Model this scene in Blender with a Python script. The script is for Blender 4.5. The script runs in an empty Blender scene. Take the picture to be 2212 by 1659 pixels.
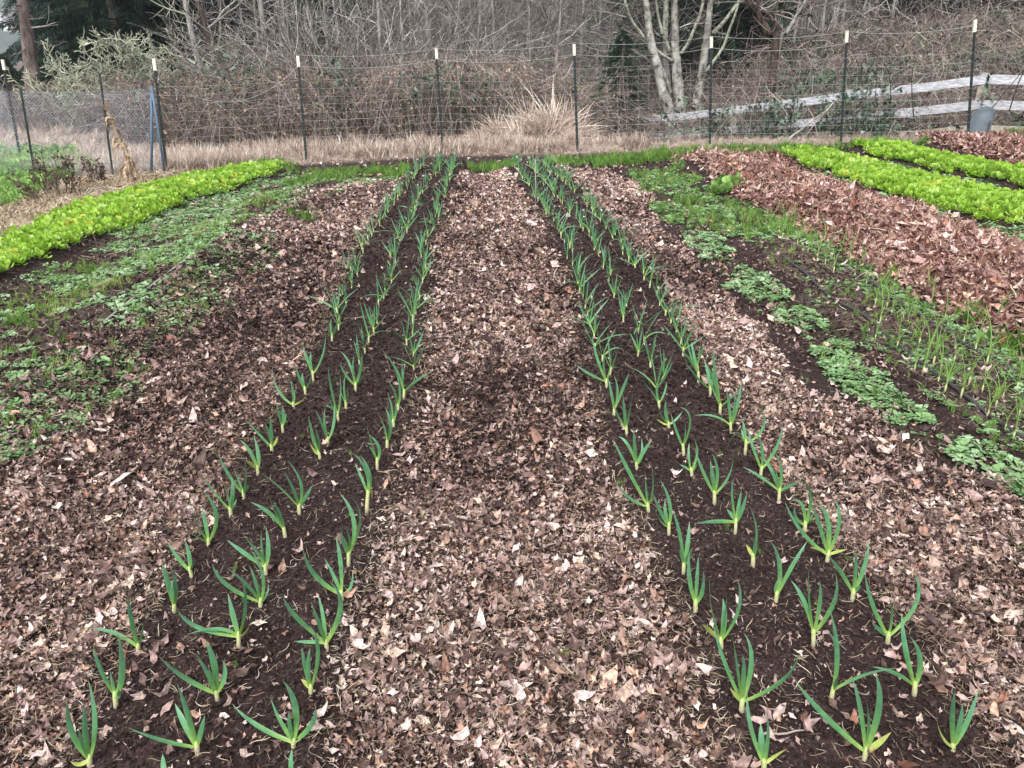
import bpy, math
import numpy as np
from math import radians, sin, cos, pi

RS = np.random.RandomState
scene = bpy.context.scene
COL = scene.collection

# ------------------------------------------------------------------ camera model (used to lay out the plan of the garden)
CAMZ = 1.6
FPX = 1661.0
TH = math.atan(705.5 / FPX)
CAM = np.array([0.0, 0.0, CAMZ])
FW = np.array([0, cos(TH), -sin(TH)]); UPV = np.array([0, sin(TH), cos(TH)]); RT = np.array([1.0, 0, 0])
def ray(u, v):
    return FW + RT * ((u - 1106) / FPX) + UPV * ((829.5 - v) / FPX)
def pt(u, v, Y):
    d = ray(u, v); return CAM + d * (Y / d[1])
def project(P):
    d = np.asarray(P, float) - CAM
    z = d @ FW
    return 1106 + FPX * (d @ RT) / z, 829.5 - FPX * (d @ UPV) / z

# ------------------------------------------------------------------ noise
def _hash(ix, iy, s):
    h = (ix.astype(np.int64) * 374761393 + iy.astype(np.int64) * 668265263 + s * 1442695041) & 0xffffffff
    h = ((h ^ (h >> 13)) * 1274126177) & 0xffffffff
    h = h ^ (h >> 16)
    return (h & 0xffffff) / float(0xffffff)
def vnoise(x, y, s=0):
    x = np.asarray(x, float); y = np.asarray(y, float)
    ix = np.floor(x); iy = np.floor(y); fx = x - ix; fy = y - iy
    fx = fx * fx * (3 - 2 * fx); fy = fy * fy * (3 - 2 * fy)
    a = _hash(ix, iy, s); b = _hash(ix + 1, iy, s); c = _hash(ix, iy + 1, s); d = _hash(ix + 1, iy + 1, s)
    return (a * (1 - fx) + b * fx) * (1 - fy) + (c * (1 - fx) + d * fx) * fy
def fbm(x, y, s=0, o=3):
    r = 0; a = 1; t = 0
    for i in range(o):
        r = r + a * vnoise(x * 2 ** i + 17.3 * i, y * 2 ** i - 9.1 * i, s + i); t += a; a *= .5
    return r / t
def S(x, a, b):
    t = np.clip((np.asarray(x, float) - a) / (b - a), 0, 1); return t * t * (3 - 2 * t)
def dpoly(x, y, P):
    x = np.asarray(x, float); y = np.asarray(y, float)
    best = np.full(np.broadcast(x, y).shape, 1e9)
    for (ax, ay), (bx, by) in zip(P[:-1], P[1:]):
        dx, dy = bx - ax, by - ay
        t = np.clip(((x - ax) * dx + (y - ay) * dy) / (dx * dx + dy * dy + 1e-12), 0, 1)
        best = np.minimum(best, np.hypot(x - ax - t * dx, y - ay - t * dy))
    return best
def inpoly(x, y, P):
    c = np.zeros(np.shape(x), bool); n = len(P)
    for i in range(n):
        x1, y1 = P[i]; x2, y2 = P[(i + 1) % n]
        if y1 == y2: continue
        c ^= ((y1 > y) != (y2 > y)) & (x < (x2 - x1) * (y - y1) / (y2 - y1) + x1)
    return c

# ------------------------------------------------------------------ terrain
def macro(x, y):
    t = np.clip((np.asarray(y, float) - 3) / 10, 0, 1.05)
    return t * np.clip(.14 + .042 * (np.asarray(x, float) + 1.3), -.04, .62)
def unp0(u, v, off=.04, f=macro):
    d = ray(u, v); z = 0.0
    for i in range(30):
        k = (z + off - CAMZ) / d[2]; P = CAM + d * k
        z = z * .4 + .6 * float(f(P[0], P[1]))
    return P[0], P[1]
def PL(pts, off=.04):
    return [unp0(u, v, off) for u, v in pts]
L1px = [(180,1660),(250,1520),(375,1320),(450,1180),(525,1075),(590,975),(650,880),(715,738),(745,660),(778,561),(800,511),(835,470),(875,410),(905,372),(920,358)]
L2px = [(410,1660),(470,1500),(570,1250),(650,1110),(708,968),(768,846),(818,689),(839,618),(855,538),(885,480),(905,430),(929,396),(952,358)]
L3px = [(640,1620),(671,1505),(708,1402),(740,1300),(760,1225),(793,1110),(815,1010),(838,965),(870,860),(883,780),(893,706),(904,625),(918,538),(939,487),(952,440),(966,405),(980,358)]
R1px = [(1650,1660),(1600,1535),(1500,1318),(1475,1238),(1445,1156),(1400,1100),(1355,935),(1311,839),(1279,706),(1265,652),(1232,564),(1220,531),(1205,494),(1188,474),(1168,443),(1148,410),(1128,383),(1112,358)]
R2px = [(1867,1642),(1795,1520),(1757,1395),(1675,1300),(1625,1222),(1588,1155),(1543,1090),(1495,1027),(1445,928),(1413,825),(1376,739),(1349,665),(1319,605),(1289,561),(1272,521),(1252,484),(1212,440),(1181,403),(1158,376),(1146,358)]
R3px = [(2058,1620),(1975,1497),(1916,1390),(1843,1295),(1785,1210),(1683,1085),(1640,1020),(1579,935),(1534,856),(1467,722),(1430,665),(1390,605),(1354,561),(1312,491),(1289,470),(1258,434),(1211,393),(1180,365),(1172,358)]
ROWS = {'L1': PL(L1px, .08), 'L2': PL(L2px, .08), 'L3': PL(L3px, .08), 'R1': PL(R1px, .08), 'R2': PL(R2px, .08), 'R3': PL(R3px, .08)}
def ext(P):   # carry a row on towards the camera and behind it
    (x0, y0), (x1, y1) = P[0], P[2]
    k = (y0 + 1.0) / (y1 - y0)
    return [(x0 - (x1 - x0) * k, -1.0)] + list(P)
bedL = ext(ROWS['L2']); bedR = ext(ROWS['R2'])
mound_left = PL([(-260,1080),(0,868),(110,780),(215,705),(390,575),(500,505),(640,425)])
green_left = PL([(-420,760),(-200,655),(0,560),(200,470),(400,410),(590,366)], .06)
onion_bed = PL([(1560,470),(1690,545),(1800,620),(2000,745),(2212,890),(2500,1090)])
mulch_a = PL([(1530,352),(1700,405),(1900,480),(2100,575),(2300,670),(2600,810)], .1)
green_a = PL([(1715,334),(1900,385),(2100,435),(2212,466),(2450,525)], .05)
green_b = PL([(1862,316),(2000,340),(2150,375),(2300,408),(2500,450)], .05)
mulch_b = PL([(2035,304),(2212,332),(2400,365)], .05)
POSTPX = [(40,325),(361,375),(663,357),(957,335),(1247,338),(1533,315),(1816,310),(2092,295)]
fence_d = [None, 11.9, 12.7, 13.1, 12.6, 12.8, 12.4, 11.9]
fpts = [(float(pt(u, v, d)[0]), d) for (u, v), d in zip(POSTPX[1:], fence_d[1:])]
FX = [-60] + [p[0] for p in fpts] + [12, 60]; FY = [12.0] + [p[1] for p in fpts] + [11.2, 9.0]
def yfence(x): return np.interp(x, FX, FY)
def _bumps(x, y):
    inside = 1 - S(y - yfence(x), -.5, .3)
    b = .085 * (1 - S(dpoly(x, y, bedL), .26, .58)) + .085 * (1 - S(dpoly(x, y, bedR), .28, .6))
    b = b + .09 * (1 - S(dpoly(x, y, mound_left), .15, .6)) + .11 * (1 - S(dpoly(x, y, green_left), .3, .6))
    b = b + .06 * (1 - S(dpoly(x, y, onion_bed), .2, .6)) + .17 * (1 - S(dpoly(x, y, mulch_a), .05, .75))
    b = b + .08 * (1 - S(dpoly(x, y, green_a), .25, .55)) + .08 * (1 - S(dpoly(x, y, green_b), .25, .5)) + .12 * (1 - S(dpoly(x, y, mulch_b), .1, .8))
    return b * inside
class Grid:
    """bilinear lookup of a slowly varying plan function"""
    def __init__(s, f, x0=-15.0, x1=18.0, y0=-1.5, y1=17.0, h=.05):
        s.x0, s.y0, s.h = x0, y0, h; gx = np.arange(x0, x1, h); gy = np.arange(y0, y1, h)
        X, Y = np.meshgrid(gx, gy); s.A = f(X, Y); s.nx, s.ny = len(gx), len(gy)
    def __call__(s, x, y):
        u = np.clip((np.asarray(x, float) - s.x0) / s.h, 0, s.nx - 1.001); v = np.clip((np.asarray(y, float) - s.y0) / s.h, 0, s.ny - 1.001)
        i = u.astype(int); j = v.astype(int); a = u - i; b = v - j; A = s.A
        return (A[j, i] * (1 - a) + A[j, i + 1] * a) * (1 - b) + (A[j + 1, i] * (1 - a) + A[j + 1, i + 1] * a) * b
bumps = Grid(_bumps); d_bedL = Grid(lambda x, y: dpoly(x, y, bedL)); d_bedR = Grid(lambda x, y: dpoly(x, y, bedR))
def hgt(x, y):
    x = np.asarray(x, float); y = np.asarray(y, float)
    z = macro(x, y) + bumps(x, y)
    z = z + .03 * (fbm(x * 1.3, y * 1.3, 5) - .5) + .014 * (fbm(x * 7, y * 7, 9) - .5)
    d = y - yfence(x)
    z = z - S(d, .4, 3.6) * 1.3 * S(x, -.5, 4.5)
    s = np.clip(y - (20.5 - .75 * (x - 3)), 0, 60)
    z = z + s * .13 * S(x, -3, 5) * np.exp(-np.clip(s, 0, 60) * .012)
    far = np.hypot(x, y)
    z = z + S(far, 120, 380) * 0
    return z
def unp(u, v, off=0.0):
    d = ray(u, v); k = 0.8; lo = .5; hi = None
    t = .6
    prev = t
    while t < 60:
        P = CAM + d * t
        if P[2] < float(hgt(P[0], P[1])) + off:
            lo, hi = prev, t; break
        prev = t; t *= 1.03
    if hi is None: return CAM + d * 60
    for i in range(18):
        m = (lo + hi) / 2; P = CAM + d * m
        if P[2] < float(hgt(P[0], P[1])) + off: hi = m
        else: lo = m
    return CAM + d * hi
def PXP(pts): return [tuple(unp(u, v)[:2]) for u, v in pts]

# ------------------------------------------------------------------ object helpers
def tag(o, label=None, cat=None, group=None, kind=None):
    if label: o['label'] = label
    if cat: o['category'] = cat
    if group: o['group'] = group
    if kind: o['kind'] = kind
    return o
def empty(name, loc, rz=0.0):
    o = bpy.data.objects.new(name, None); COL.objects.link(o); o.location = tuple(float(c) for c in loc); o.rotation_euler = (0, 0, rz)
    o.empty_display_size = .1
    return o
def arr_mesh(name, V, F, tint=None, smooth=False, mats=()):
    """V (n,3), F list of integer arrays (m,k)"""
    me = bpy.data.meshes.new(name)
    V = np.asarray(V, np.float32)
    me.vertices.add(len(V)); me.vertices.foreach_set('co', V.ravel())
    li = np.concatenate([np.asarray(f, np.int32).ravel() for f in F])
    tot = np.concatenate([np.full(len(f), np.asarray(f).shape[1], np.int32) for f in F])
    st = np.concatenate([[0], np.cumsum(tot)[:-1]]).astype(np.int32)
    me.loops.add(len(li)); me.loops.foreach_set('vertex_index', li)
    me.polygons.add(len(tot)); me.polygons.foreach_set('loop_start', st); me.polygons.foreach_set('loop_total', tot)
    me.polygons.foreach_set('use_smooth', np.full(len(tot), bool(smooth)))
    if tint is not None:
        a = me.attributes.new('tint', 'FLOAT_COLOR', 'POINT')
        t = np.asarray(tint, np.float32)
        if t.ndim == 1: t = t[:, None]
        c = np.zeros((len(V), 4), np.float32); c[:, 3] = 1; c[:, :t.shape[1]] = t
        a.data.foreach_set('color', c.ravel())
    for m in mats: me.materials.append(m)
    me.update(calc_edges=True)
    return me
def link(name, me, parent=None):
    o = bpy.data.objects.new(name, me); COL.objects.link(o)
    if parent is not None: o.parent = parent
    return o
class MB:
    def __init__(s): s.V = []; s.F = {}; s.T = []; s.n = 0
    def add(s, V, F, tint=0.5):
        V = np.asarray(V, float).reshape(-1, 3)
        for f in (F if isinstance(F, list) else [F]):
            f = np.asarray(f, np.int64)
            if len(f): s.F.setdefault(f.shape[1], []).append(f + s.n)
        t = np.asarray(tint, float)
        if t.ndim == 0: t = np.full((len(V), 1), float(t))
        if t.ndim == 1: t = t[:, None]
        t3 = np.zeros((len(V), 3)); t3[:, :t.shape[1]] = t
        s.V.append(V); s.T.append(t3); s.n += len(V)
        return s
    def build(s, name, mat, parent=None, smooth=False, origin=None):
        V = np.concatenate(s.V)
        if origin is not None: V = V - np.asarray(origin, float)
        me = arr_mesh(name, V, [np.concatenate(f) for f in s.F.values()], np.concatenate(s.T), smooth, [mat])
        return link(name, me, parent)
def box(mb, c, d, rz=0.0, tint=.5, tilt=0.0):
    x, y, z = np.array(d) / 2.0
    V = np.array([[i * x, j * y, k * z] for k in (-1, 1) for j in (-1, 1) for i in (-1, 1)])
    cr, sr = cos(rz), sin(rz)
    ct, st_ = cos(tilt), sin(tilt)
    V = V @ np.array([[ct, 0, -st_], [0, 1, 0], [st_, 0, ct]])
    V = V @ np.array([[cr, sr, 0], [-sr, cr, 0], [0, 0, 1]]) + np.array(c)
    F = np.array([[0,2,3,1],[4,5,7,6],[0,1,5,4],[2,6,7,3],[0,4,6,2],[1,3,7,5]])
    mb.add(V, F, tint)
def nrm(a): return a / (np.linalg.norm(a, axis=-1, keepdims=True) + 1e-12)
def tubes(mb, P, R, sides=4, tint=None, cap=True, phase=0.0):
    """P (N,K,3) paths, R (N,K) radii"""
    P = np.asarray(P, float); R = np.asarray(R, float)
    if P.ndim == 2: P = P[None]; R = R[None]
    N, K, _ = P.shape
    T = np.empty_like(P); T[:, 1:-1] = P[:, 2:] - P[:, :-2]; T[:, 0] = P[:, 1] - P[:, 0]; T[:, -1] = P[:, -1] - P[:, -2]
    T = nrm(T)
    ax = np.where(np.abs(nrm(P[:, -1] - P[:, 0])[:, 2:3]) > .8, [[1.0, 0, 0]], [[0, 0, 1.0]])[:, None, :]
    U = nrm(np.cross(T, np.broadcast_to(ax, T.shape))); W = np.cross(T, U)
    a = np.arange(sides) * 2 * pi / sides + phase
    ring = P[:, :, None, :] + R[:, :, None, None] * (np.cos(a)[None, None, :, None] * U[:, :, None, :] + np.sin(a)[None, None, :, None] * W[:, :, None, :])
    V = ring.reshape(-1, 3)
    i = np.arange(N)[:, None, None] * K * sides; k = np.arange(K - 1)[None, :, None] * sides; s = np.arange(sides)[None, None, :]; s2 = (s + 1) % sides
    F = np.stack([i + k + s, i + k + s2, i + k + sides + s2, i + k + sides + s], -1).reshape(-1, 4)
    if tint is None: tint = np.full(N, .5)
    tint = np.asarray(tint, float)
    if tint.ndim == 0: tint = np.full(N, float(tint))
    t = np.zeros((N, K, sides, 3)); t[..., 0] = tint[:, None, None]; t[..., 1] = np.linspace(0, 1, K)[None, :, None]
    Fs = [F]
    if cap and sides == 4:
        e = (np.arange(N)[:, None] * K * sides + (K - 1) * sides + np.arange(4)[None])
        b = (np.arange(N)[:, None] * K * sides + np.arange(4)[None, ::-1])
        Fs = [np.concatenate([F, e, b])]
    elif cap:
        e = (np.arange(N)[:, None] * K * sides + (K - 1) * sides + np.arange(sides)[None])
        b = (np.arange(N)[:, None] * K * sides + np.arange(sides)[None, ::-1])
        Fs = [F, np.concatenate([e, b])]
    mb.add(V, Fs, t.reshape(-1, 3))
def tube(mb, pts, r, sides=6, tint=.5, cap=True):
    pts = np.asarray(pts, float); r = np.broadcast_to(np.asarray(r, float), (len(pts),))
    tubes(mb, pts, r, sides, np.array([tint]), cap)
def spline(pts, n):
    pts = np.asarray(pts, float); m = len(pts)
    if m == 2:
        t = np.linspace(0, 1, n)[:, None]; return pts[0] * (1 - t) + pts[1] * t
    P = np.vstack([2 * pts[0] - pts[1], pts, 2 * pts[-1] - pts[-2]])
    out = []
    for q in np.linspace(0, m - 1 - 1e-9, n):
        i = int(q); t = q - i
        a, b, c, d = P[i], P[i + 1], P[i + 2], P[i + 3]
        out.append(.5 * (2 * b + (c - a) * t + (2 * a - 5 * b + 4 * c - d) * t * t + (-a + 3 * b - 3 * c + d) * t ** 3))
    return np.array(out)
def rotm(yaw, pitch, roll):
    cy, sy, cp, sp, cr, sr = np.cos(yaw), np.sin(yaw), np.cos(pitch), np.sin(pitch), np.cos(roll), np.sin(roll)
    z = np.zeros_like(cy); o = np.ones_like(cy)
    Rz = np.stack([np.stack([cy, -sy, z], -1), np.stack([sy, cy, z], -1), np.stack([z, z, o], -1)], -2)
    Rx = np.stack([np.stack([o, z, z], -1), np.stack([z, cp, -sp], -1), np.stack([z, sp, cp], -1)], -2)
    Ry = np.stack([np.stack([cr, z, sr], -1), np.stack([z, o, z], -1), np.stack([-sr, z, cr], -1)], -2)
    return Rz @ Rx @ Ry
def scatter(mb, temps, pos, R, sc, rnd, seed=0):
    """temps: list of (V, F, t) templates"""
    rs = RS(seed); N = len(pos); which = rs.randint(0, len(temps), N)
    sc = np.asarray(sc, float)
    if sc.ndim == 1: sc = sc[:, None]
    for k, (TV, TF, TT) in enumerate(temps):
        m = np.nonzero(which == k)[0]
        if not len(m): continue
        V = np.einsum('nij,nvj->nvi', R[m], TV[None] * sc[m][:, None, :]) + pos[m][:, None, :]
        t = np.zeros((len(m), len(TV), 3)); t[..., 0] = rnd[m][:, None]; t[..., 1] = TT[None]; t[..., 2] = rs.rand(len(m))[:, None]
        n = len(TV)
        Fs = []
        for f in (TF if isinstance(TF, list) else [TF]):
            Fs.append((f[None] + (np.arange(len(m)) * n)[:, None, None]).reshape(-1, f.shape[1]))
        mb.add(V.reshape(-1, 3), Fs, t.reshape(-1, 3))
def rand_in_poly(P, dens, rs, clumps=None):
    P = np.array(P); x0, y0 = P.min(0); x1, y1 = P.max(0)
    n = int((x1 - x0) * (y1 - y0) * dens)
    x = rs.uniform(x0, x1, n); y = rs.uniform(y0, y1, n)
    m = inpoly(x, y, P)
    return x[m], y[m]

# ------------------------------------------------------------------ materials
def nodes_of(name):
    m = bpy.data.materials.new(name); m.use_nodes = True
    nt = m.node_tree; b = nt.nodes['Principled BSDF']
    return m, nt, b
def ramp(nt, stops, interp='LINEAR'):
    r = nt.nodes.new('ShaderNodeValToRGB'); r.color_ramp.interpolation = interp
    el = r.color_ramp.elements
    while len(el) > 1: el.remove(el[-1])
    el[0].position = stops[0][0]; el[0].color = (*stops[0][1], 1)
    for p, c in stops[1:]:
        e = el.new(p); e.color = (*c, 1)
    return r
def mat(name, stops, chan=0, nscale=30.0, namt=.3, rough=.7, spec=.25, bump=0.0, trans=0.0, gain_g=None, coords='Object', stretch=None, hue=None):
    """colour = ramp(tint channel) times noise; gain_g: second ramp over tint.y multiplied in"""
    m, nt, b = nodes_of(name); N = nt.nodes; L = nt.links
    at = N.new('ShaderNodeAttribute'); at.attribute_name = 'tint'
    sp = N.new('ShaderNodeSeparateColor'); L.new(at.outputs['Color'], sp.inputs[0])
    r = ramp(nt, stops); L.new(sp.outputs[chan], r.inputs[0])
    tc = N.new('ShaderNodeTexCoord'); src = tc.outputs[coords]
    if stretch:
        mp = N.new('ShaderNodeMapping'); mp.inputs['Scale'].default_value = stretch; L.new(src, mp.inputs[0]); src = mp.outputs[0]
    nz = N.new('ShaderNodeTexNoise'); nz.inputs['Scale'].default_value = nscale; nz.inputs['Detail'].default_value = 3; L.new(src, nz.inputs['Vector'])
    mr = N.new('ShaderNodeMapRange'); mr.inputs[1].default_value = .3; mr.inputs[2].default_value = .7; mr.inputs[3].default_value = 1 - namt; mr.inputs[4].default_value = 1 + namt
    L.new(nz.outputs[0], mr.inputs[0])
    mx = N.new('ShaderNodeVectorMath'); mx.operation = 'SCALE'; L.new(r.outputs[0], mx.inputs[0]); L.new(mr.outputs[0], mx.inputs['Scale'])
    out = mx.outputs[0]
    if gain_g:
        r2 = ramp(nt, gain_g); L.new(sp.outputs[1], r2.inputs[0])
        m2 = N.new('ShaderNodeVectorMath'); m2.operation = 'MULTIPLY'; L.new(out, m2.inputs[0]); L.new(r2.outputs[0], m2.inputs[1]); out = m2.outputs[0]
    if hue:
        r3 = ramp(nt, hue); L.new(sp.outputs[2], r3.inputs[0])
        m3 = N.new('ShaderNodeVectorMath'); m3.operation = 'MULTIPLY'; L.new(out, m3.inputs[0]); L.new(r3.outputs[0], m3.inputs[1]); out = m3.outputs[0]
    L.new(out, b.inputs['Base Color'])
    b.inputs['Roughness'].default_value = rough; b.inputs['Specular IOR Level'].default_value = spec
    if bump:
        bp = N.new('ShaderNodeBump'); bp.inputs['Strength'].default_value = bump; bp.inputs['Distance'].default_value = .01
        L.new(nz.outputs[0], bp.inputs['Height']); L.new(bp.outputs[0], b.inputs['Normal'])
    if trans:
        tr = N.new('ShaderNodeBsdfTranslucent'); L.new(out, tr.inputs['Color'])
        mxs = N.new('ShaderNodeMixShader'); mxs.inputs[0].default_value = trans
        L.new(b.outputs[0], mxs.inputs[1]); L.new(tr.outputs[0], mxs.inputs[2])
        L.new(mxs.outputs[0], N['Material Output'].inputs['Surface'])
    return m
# ================================================================== MATERIALS
PINKBROWN = [(0, (.018, .011, .010)), (.18, (.05, .030, .027)), (.34, (.125, .078, .068)), (.56, (.28, .188, .164)), (.76, (.45, .33, .292)), (.93, (.60, .48, .43)), (1, (.68, .57, .51))]
HUE = [(0, (1.0, .94, 1.0)), (.5, (1, 1, 1)), (.8, (1.0, .98, .88)), (.94, (1.05, .88, .74)), (1, (1.1, .75, .58))]
M_leaf = mat('dry_leaf', PINKBROWN, nscale=60, namt=.45, rough=.6, spec=.3, trans=.08, hue=HUE)
M_mulch = mat('red_leaf_mulch', [(0, (.04, .018, .015)), (.22, (.13, .058, .045)), (.5, (.28, .160, .135)), (.8, (.52, .355, .305)), (1, (.76, .62, .55))], nscale=50, namt=.4, rough=.6, trans=.08, hue=HUE)
M_straw = mat('straw', [(0, (.14, .095, .06)), (.5, (.33, .25, .165)), (.9, (.52, .43, .31)), (1, (.66, .60, .50))], nscale=40, namt=.2, rough=.7)
M_crumb = mat('soil_crumb', [(0, (.016, .010, .010)), (.6, (.042, .027, .025)), (.93, (.085, .06, .052)), (1, (.20, .16, .135))], nscale=80, namt=.4, rough=.95, spec=.1)
M_weed = mat('weed_leaf', [(0, (.08, .16, .05)), (.4, (.16, .29, .11)), (.75, (.24, .385, .175)), (1, (.38, .52, .31))], nscale=30, namt=.25, rough=.55, trans=.2)
M_grass = mat('grass_blade', [(0, (.06, .13, .025)), (.5, (.13, .26, .045)), (.85, (.22, .37, .075)), (1, (.33, .40, .12))], nscale=20, namt=.2, rough=.55, trans=.25)
M_lime = mat('mustard_leaf', [(0, (.13, .24, .025)), (.35, (.26, .45, .045)), (.75, (.40, .61, .085)), (.95, (.54, .72, .22)), (1, (.62, .60, .10))], nscale=14, namt=.22, rough=.42, spec=.4, trans=.3)
M_kale = mat('clump_leaf', [(0, (.10, .21, .04)), (1, (.32, .50, .15))], nscale=20, namt=.2, rough=.5, trans=.25)
M_garlic = mat('garlic_leaf', [(0, (.38, .50, .13)), (.12, (.22, .40, .10)), (.3, (.12, .30, .11)), (.7, (.105, .27, .145)), (.93, (.16, .31, .18)), (1, (.30, .32, .14))], chan=1, nscale=45, namt=.16, rough=.42, spec=.4, trans=.18)
M_garlic_old = mat('yellowed_leaf', [(0, (.45, .50, .14)), (.6, (.36, .44, .11)), (1, (.45, .38, .14))], chan=1, nscale=45, namt=.15, rough=.5, trans=.2)
M_gstem = mat('garlic_stem', [(0, (.40, .28, .20)), (.25, (.56, .52, .34)), (.6, (.52, .58, .26)), (1, (.32, .45, .11))], chan=1, nscale=60, namt=.12, rough=.4, spec=.4)
M_onion = mat('onion_leaf', [(0, (.34, .42, .14)), (.3, (.20, .36, .09)), (.8, (.17, .33, .09)), (1, (.36, .38, .12))], chan=1, nscale=40, namt=.15, rough=.45, trans=.2)
M_tan = mat('tan_grass', [(0, (.19, .14, .115)), (.45, (.40, .31, .255)), (.8, (.60, .49, .41)), (1, (.76, .68, .59))], nscale=9, namt=.2, rough=.75, trans=.15)
M_twig = mat('bare_twig', [(0, (.05, .042, .037)), (.4, (.16, .142, .128)), (.75, (.36, .335, .31)), (1, (.62, .59, .55))], nscale=6, namt=.35, rough=.85)
M_cane = mat('bramble_cane', [(0, (.035, .026, .023)), (.35, (.115, .084, .073)), (.7, (.27, .215, .19)), (1, (.56, .49, .44))], nscale=5, namt=.3, rough=.75)
M_bleaf = mat('bramble_leaf', [(0, (.024, .050, .028)), (.45, (.07, .12, .07)), (.8, (.16, .22, .145)), (1, (.34, .40, .32))], nscale=10, namt=.3, rough=.5, spec=.35, trans=.12)
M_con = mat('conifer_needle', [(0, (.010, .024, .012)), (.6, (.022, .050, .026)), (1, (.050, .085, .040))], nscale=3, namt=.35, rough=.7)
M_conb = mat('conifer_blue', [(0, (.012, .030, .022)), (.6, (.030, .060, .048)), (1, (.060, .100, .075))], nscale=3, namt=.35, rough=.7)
M_lichen = mat('lichen_twig', [(0, (.17, .18, .12)), (.5, (.34, .36, .26)), (1, (.54, .55, .44))], nscale=14, namt=.3, rough=.9)
M_dead = mat('dead_stalk', [(0, (.05, .036, .028)), (.5, (.13, .095, .07)), (1, (.26, .20, .15))], nscale=20, namt=.3, rough=.85)
M_deadl = mat('dead_leaf', [(0, (.15, .09, .06)), (.5, (.32, .22, .14)), (1, (.50, .38, .26))], nscale=20, namt=.3, rough=.8)
M_post = mat('dark_green_metal', [(0, (.010, .016, .016)), (1, (.018, .028, .027))], nscale=30, namt=.3, rough=.5, spec=.5)
M_cap = mat('cream_paint', [(0, (.66, .62, .52)), (1, (.75, .71, .62))], nscale=30, namt=.12, rough=.6)
M_wire = mat('galvanised_wire', [(0, (.30, .31, .30)), (1, (.42, .43, .41))], nscale=10, namt=.2, rough=.5, spec=.4)
M_blue = mat('blue_grey_plastic', [(0, (.07, .12, .19)), (1, (.12, .18, .26))], nscale=10, namt=.15, rough=.5)
M_net = mat('blue_grey_net', [(0, (.28, .34, .42)), (1, (.46, .53, .60))], nscale=3, namt=.2, rough=.6)
M_hose = mat('black_hose', [(0, (.035, .033, .034)), (1, (.06, .055, .055))], nscale=40, namt=.4, rough=.5, spec=.5)
M_drip = mat('faded_drip_line', [(0, (.28, .26, .24)), (1, (.42, .40, .37))], nscale=25, namt=.4, rough=.6)
M_stake = mat('grey_stake', [(0, (.30, .25, .22)), (1, (.38, .32, .29))], nscale=30, namt=.2)
M_white = mat('weathered_white_paint', [(0, (.28, .275, .27)), (1, (.50, .51, .55))], nscale=9, namt=.38, rough=.75, bump=.3, stretch=(1, 1, 5))
M_wood = mat('old_fence_wood', [(0, (.26, .235, .19)), (1, (.44, .41, .35))], nscale=12, namt=.35, rough=.85, bump=.4)
M_tub = mat('grey_tub_plastic', [(0, (.055, .07, .085)), (1, (.095, .115, .135))], nscale=5, namt=.25, rough=.45, spec=.5)
M_roof = mat('house_roof', [(0, (.10, .10, .11)), (1, (.16, .15, .15))], nscale=.5)
M_hwall = mat('house_wall', [(0, (.55, .55, .53)), (1, (.7, .7, .68))], nscale=.5, namt=.05)
M_glass = mat('dark_window', [(0, (.03, .035, .04)), (1, (.05, .06, .07))], rough=.15, spec=.6)

def bark(name, base, light, dark, sc=14.0, zs=.35, bstr=.6):
    m, nt, b = nodes_of(name); N = nt.nodes; L = nt.links
    tc = N.new('ShaderNodeTexCoord'); mp = N.new('ShaderNodeMapping'); mp.inputs['Scale'].default_value = (1, 1, zs); L.new(tc.outputs['Object'], mp.inputs[0])
    n1 = N.new('ShaderNodeTexNoise'); n1.inputs['Scale'].default_value = sc; n1.inputs['Detail'].default_value = 5; n1.inputs['Roughness'].default_value = .65; L.new(mp.outputs[0], n1.inputs['Vector'])
    n2 = N.new('ShaderNodeTexNoise'); n2.inputs['Scale'].default_value = sc * .35; n2.inputs['Detail'].default_value = 3; L.new(tc.outputs['Object'], n2.inputs['Vector'])
    r1 = ramp(nt, [(.34, dark), (.47, base), (.62, light)]); L.new(n1.outputs[0], r1.inputs[0])
    mr = N.new('ShaderNodeMapRange'); mr.inputs[1].default_value = .3; mr.inputs[2].default_value = .7; mr.inputs[3].default_value = .65; mr.inputs[4].default_value = 1.25; L.new(n2.outputs[0], mr.inputs[0])
    v = N.new('ShaderNodeVectorMath'); v.operation = 'SCALE'; L.new(r1.outputs[0], v.inputs[0]); L.new(mr.outputs[0], v.inputs['Scale']); L.new(v.outputs[0], b.inputs['Base Color'])
    bp = N.new('ShaderNodeBump'); bp.inputs['Strength'].default_value = bstr; bp.inputs['Distance'].default_value = .02; L.new(n1.outputs[0], bp.inputs['Height']); L.new(bp.outputs[0], b.inputs['Normal'])
    b.inputs['Roughness'].default_value = .85; b.inputs['Specular IOR Level'].default_value = .2
    return m
M_alder = bark('alder_bark', (.27, .26, .22), (.47, .46, .43), (.045, .045, .03), 6.5, .9)
M_alder2 = bark('mossy_limb_bark', (.27, .28, .21), (.44, .45, .38), (.07, .075, .045), 16, .7)
M_pine = bark('fir_bark', (.17, .13, .115), (.29, .23, .21), (.06, .045, .04), 12, .22, .9)
M_greyb = bark('sapling_bark', (.25, .235, .22), (.42, .40, .375), (.10, .09, .08), 8, .3, .3)
M_darkb = bark('dark_bark', (.055, .038, .03), (.12, .085, .07), (.02, .014, .012), 12, .3, .4)

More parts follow.
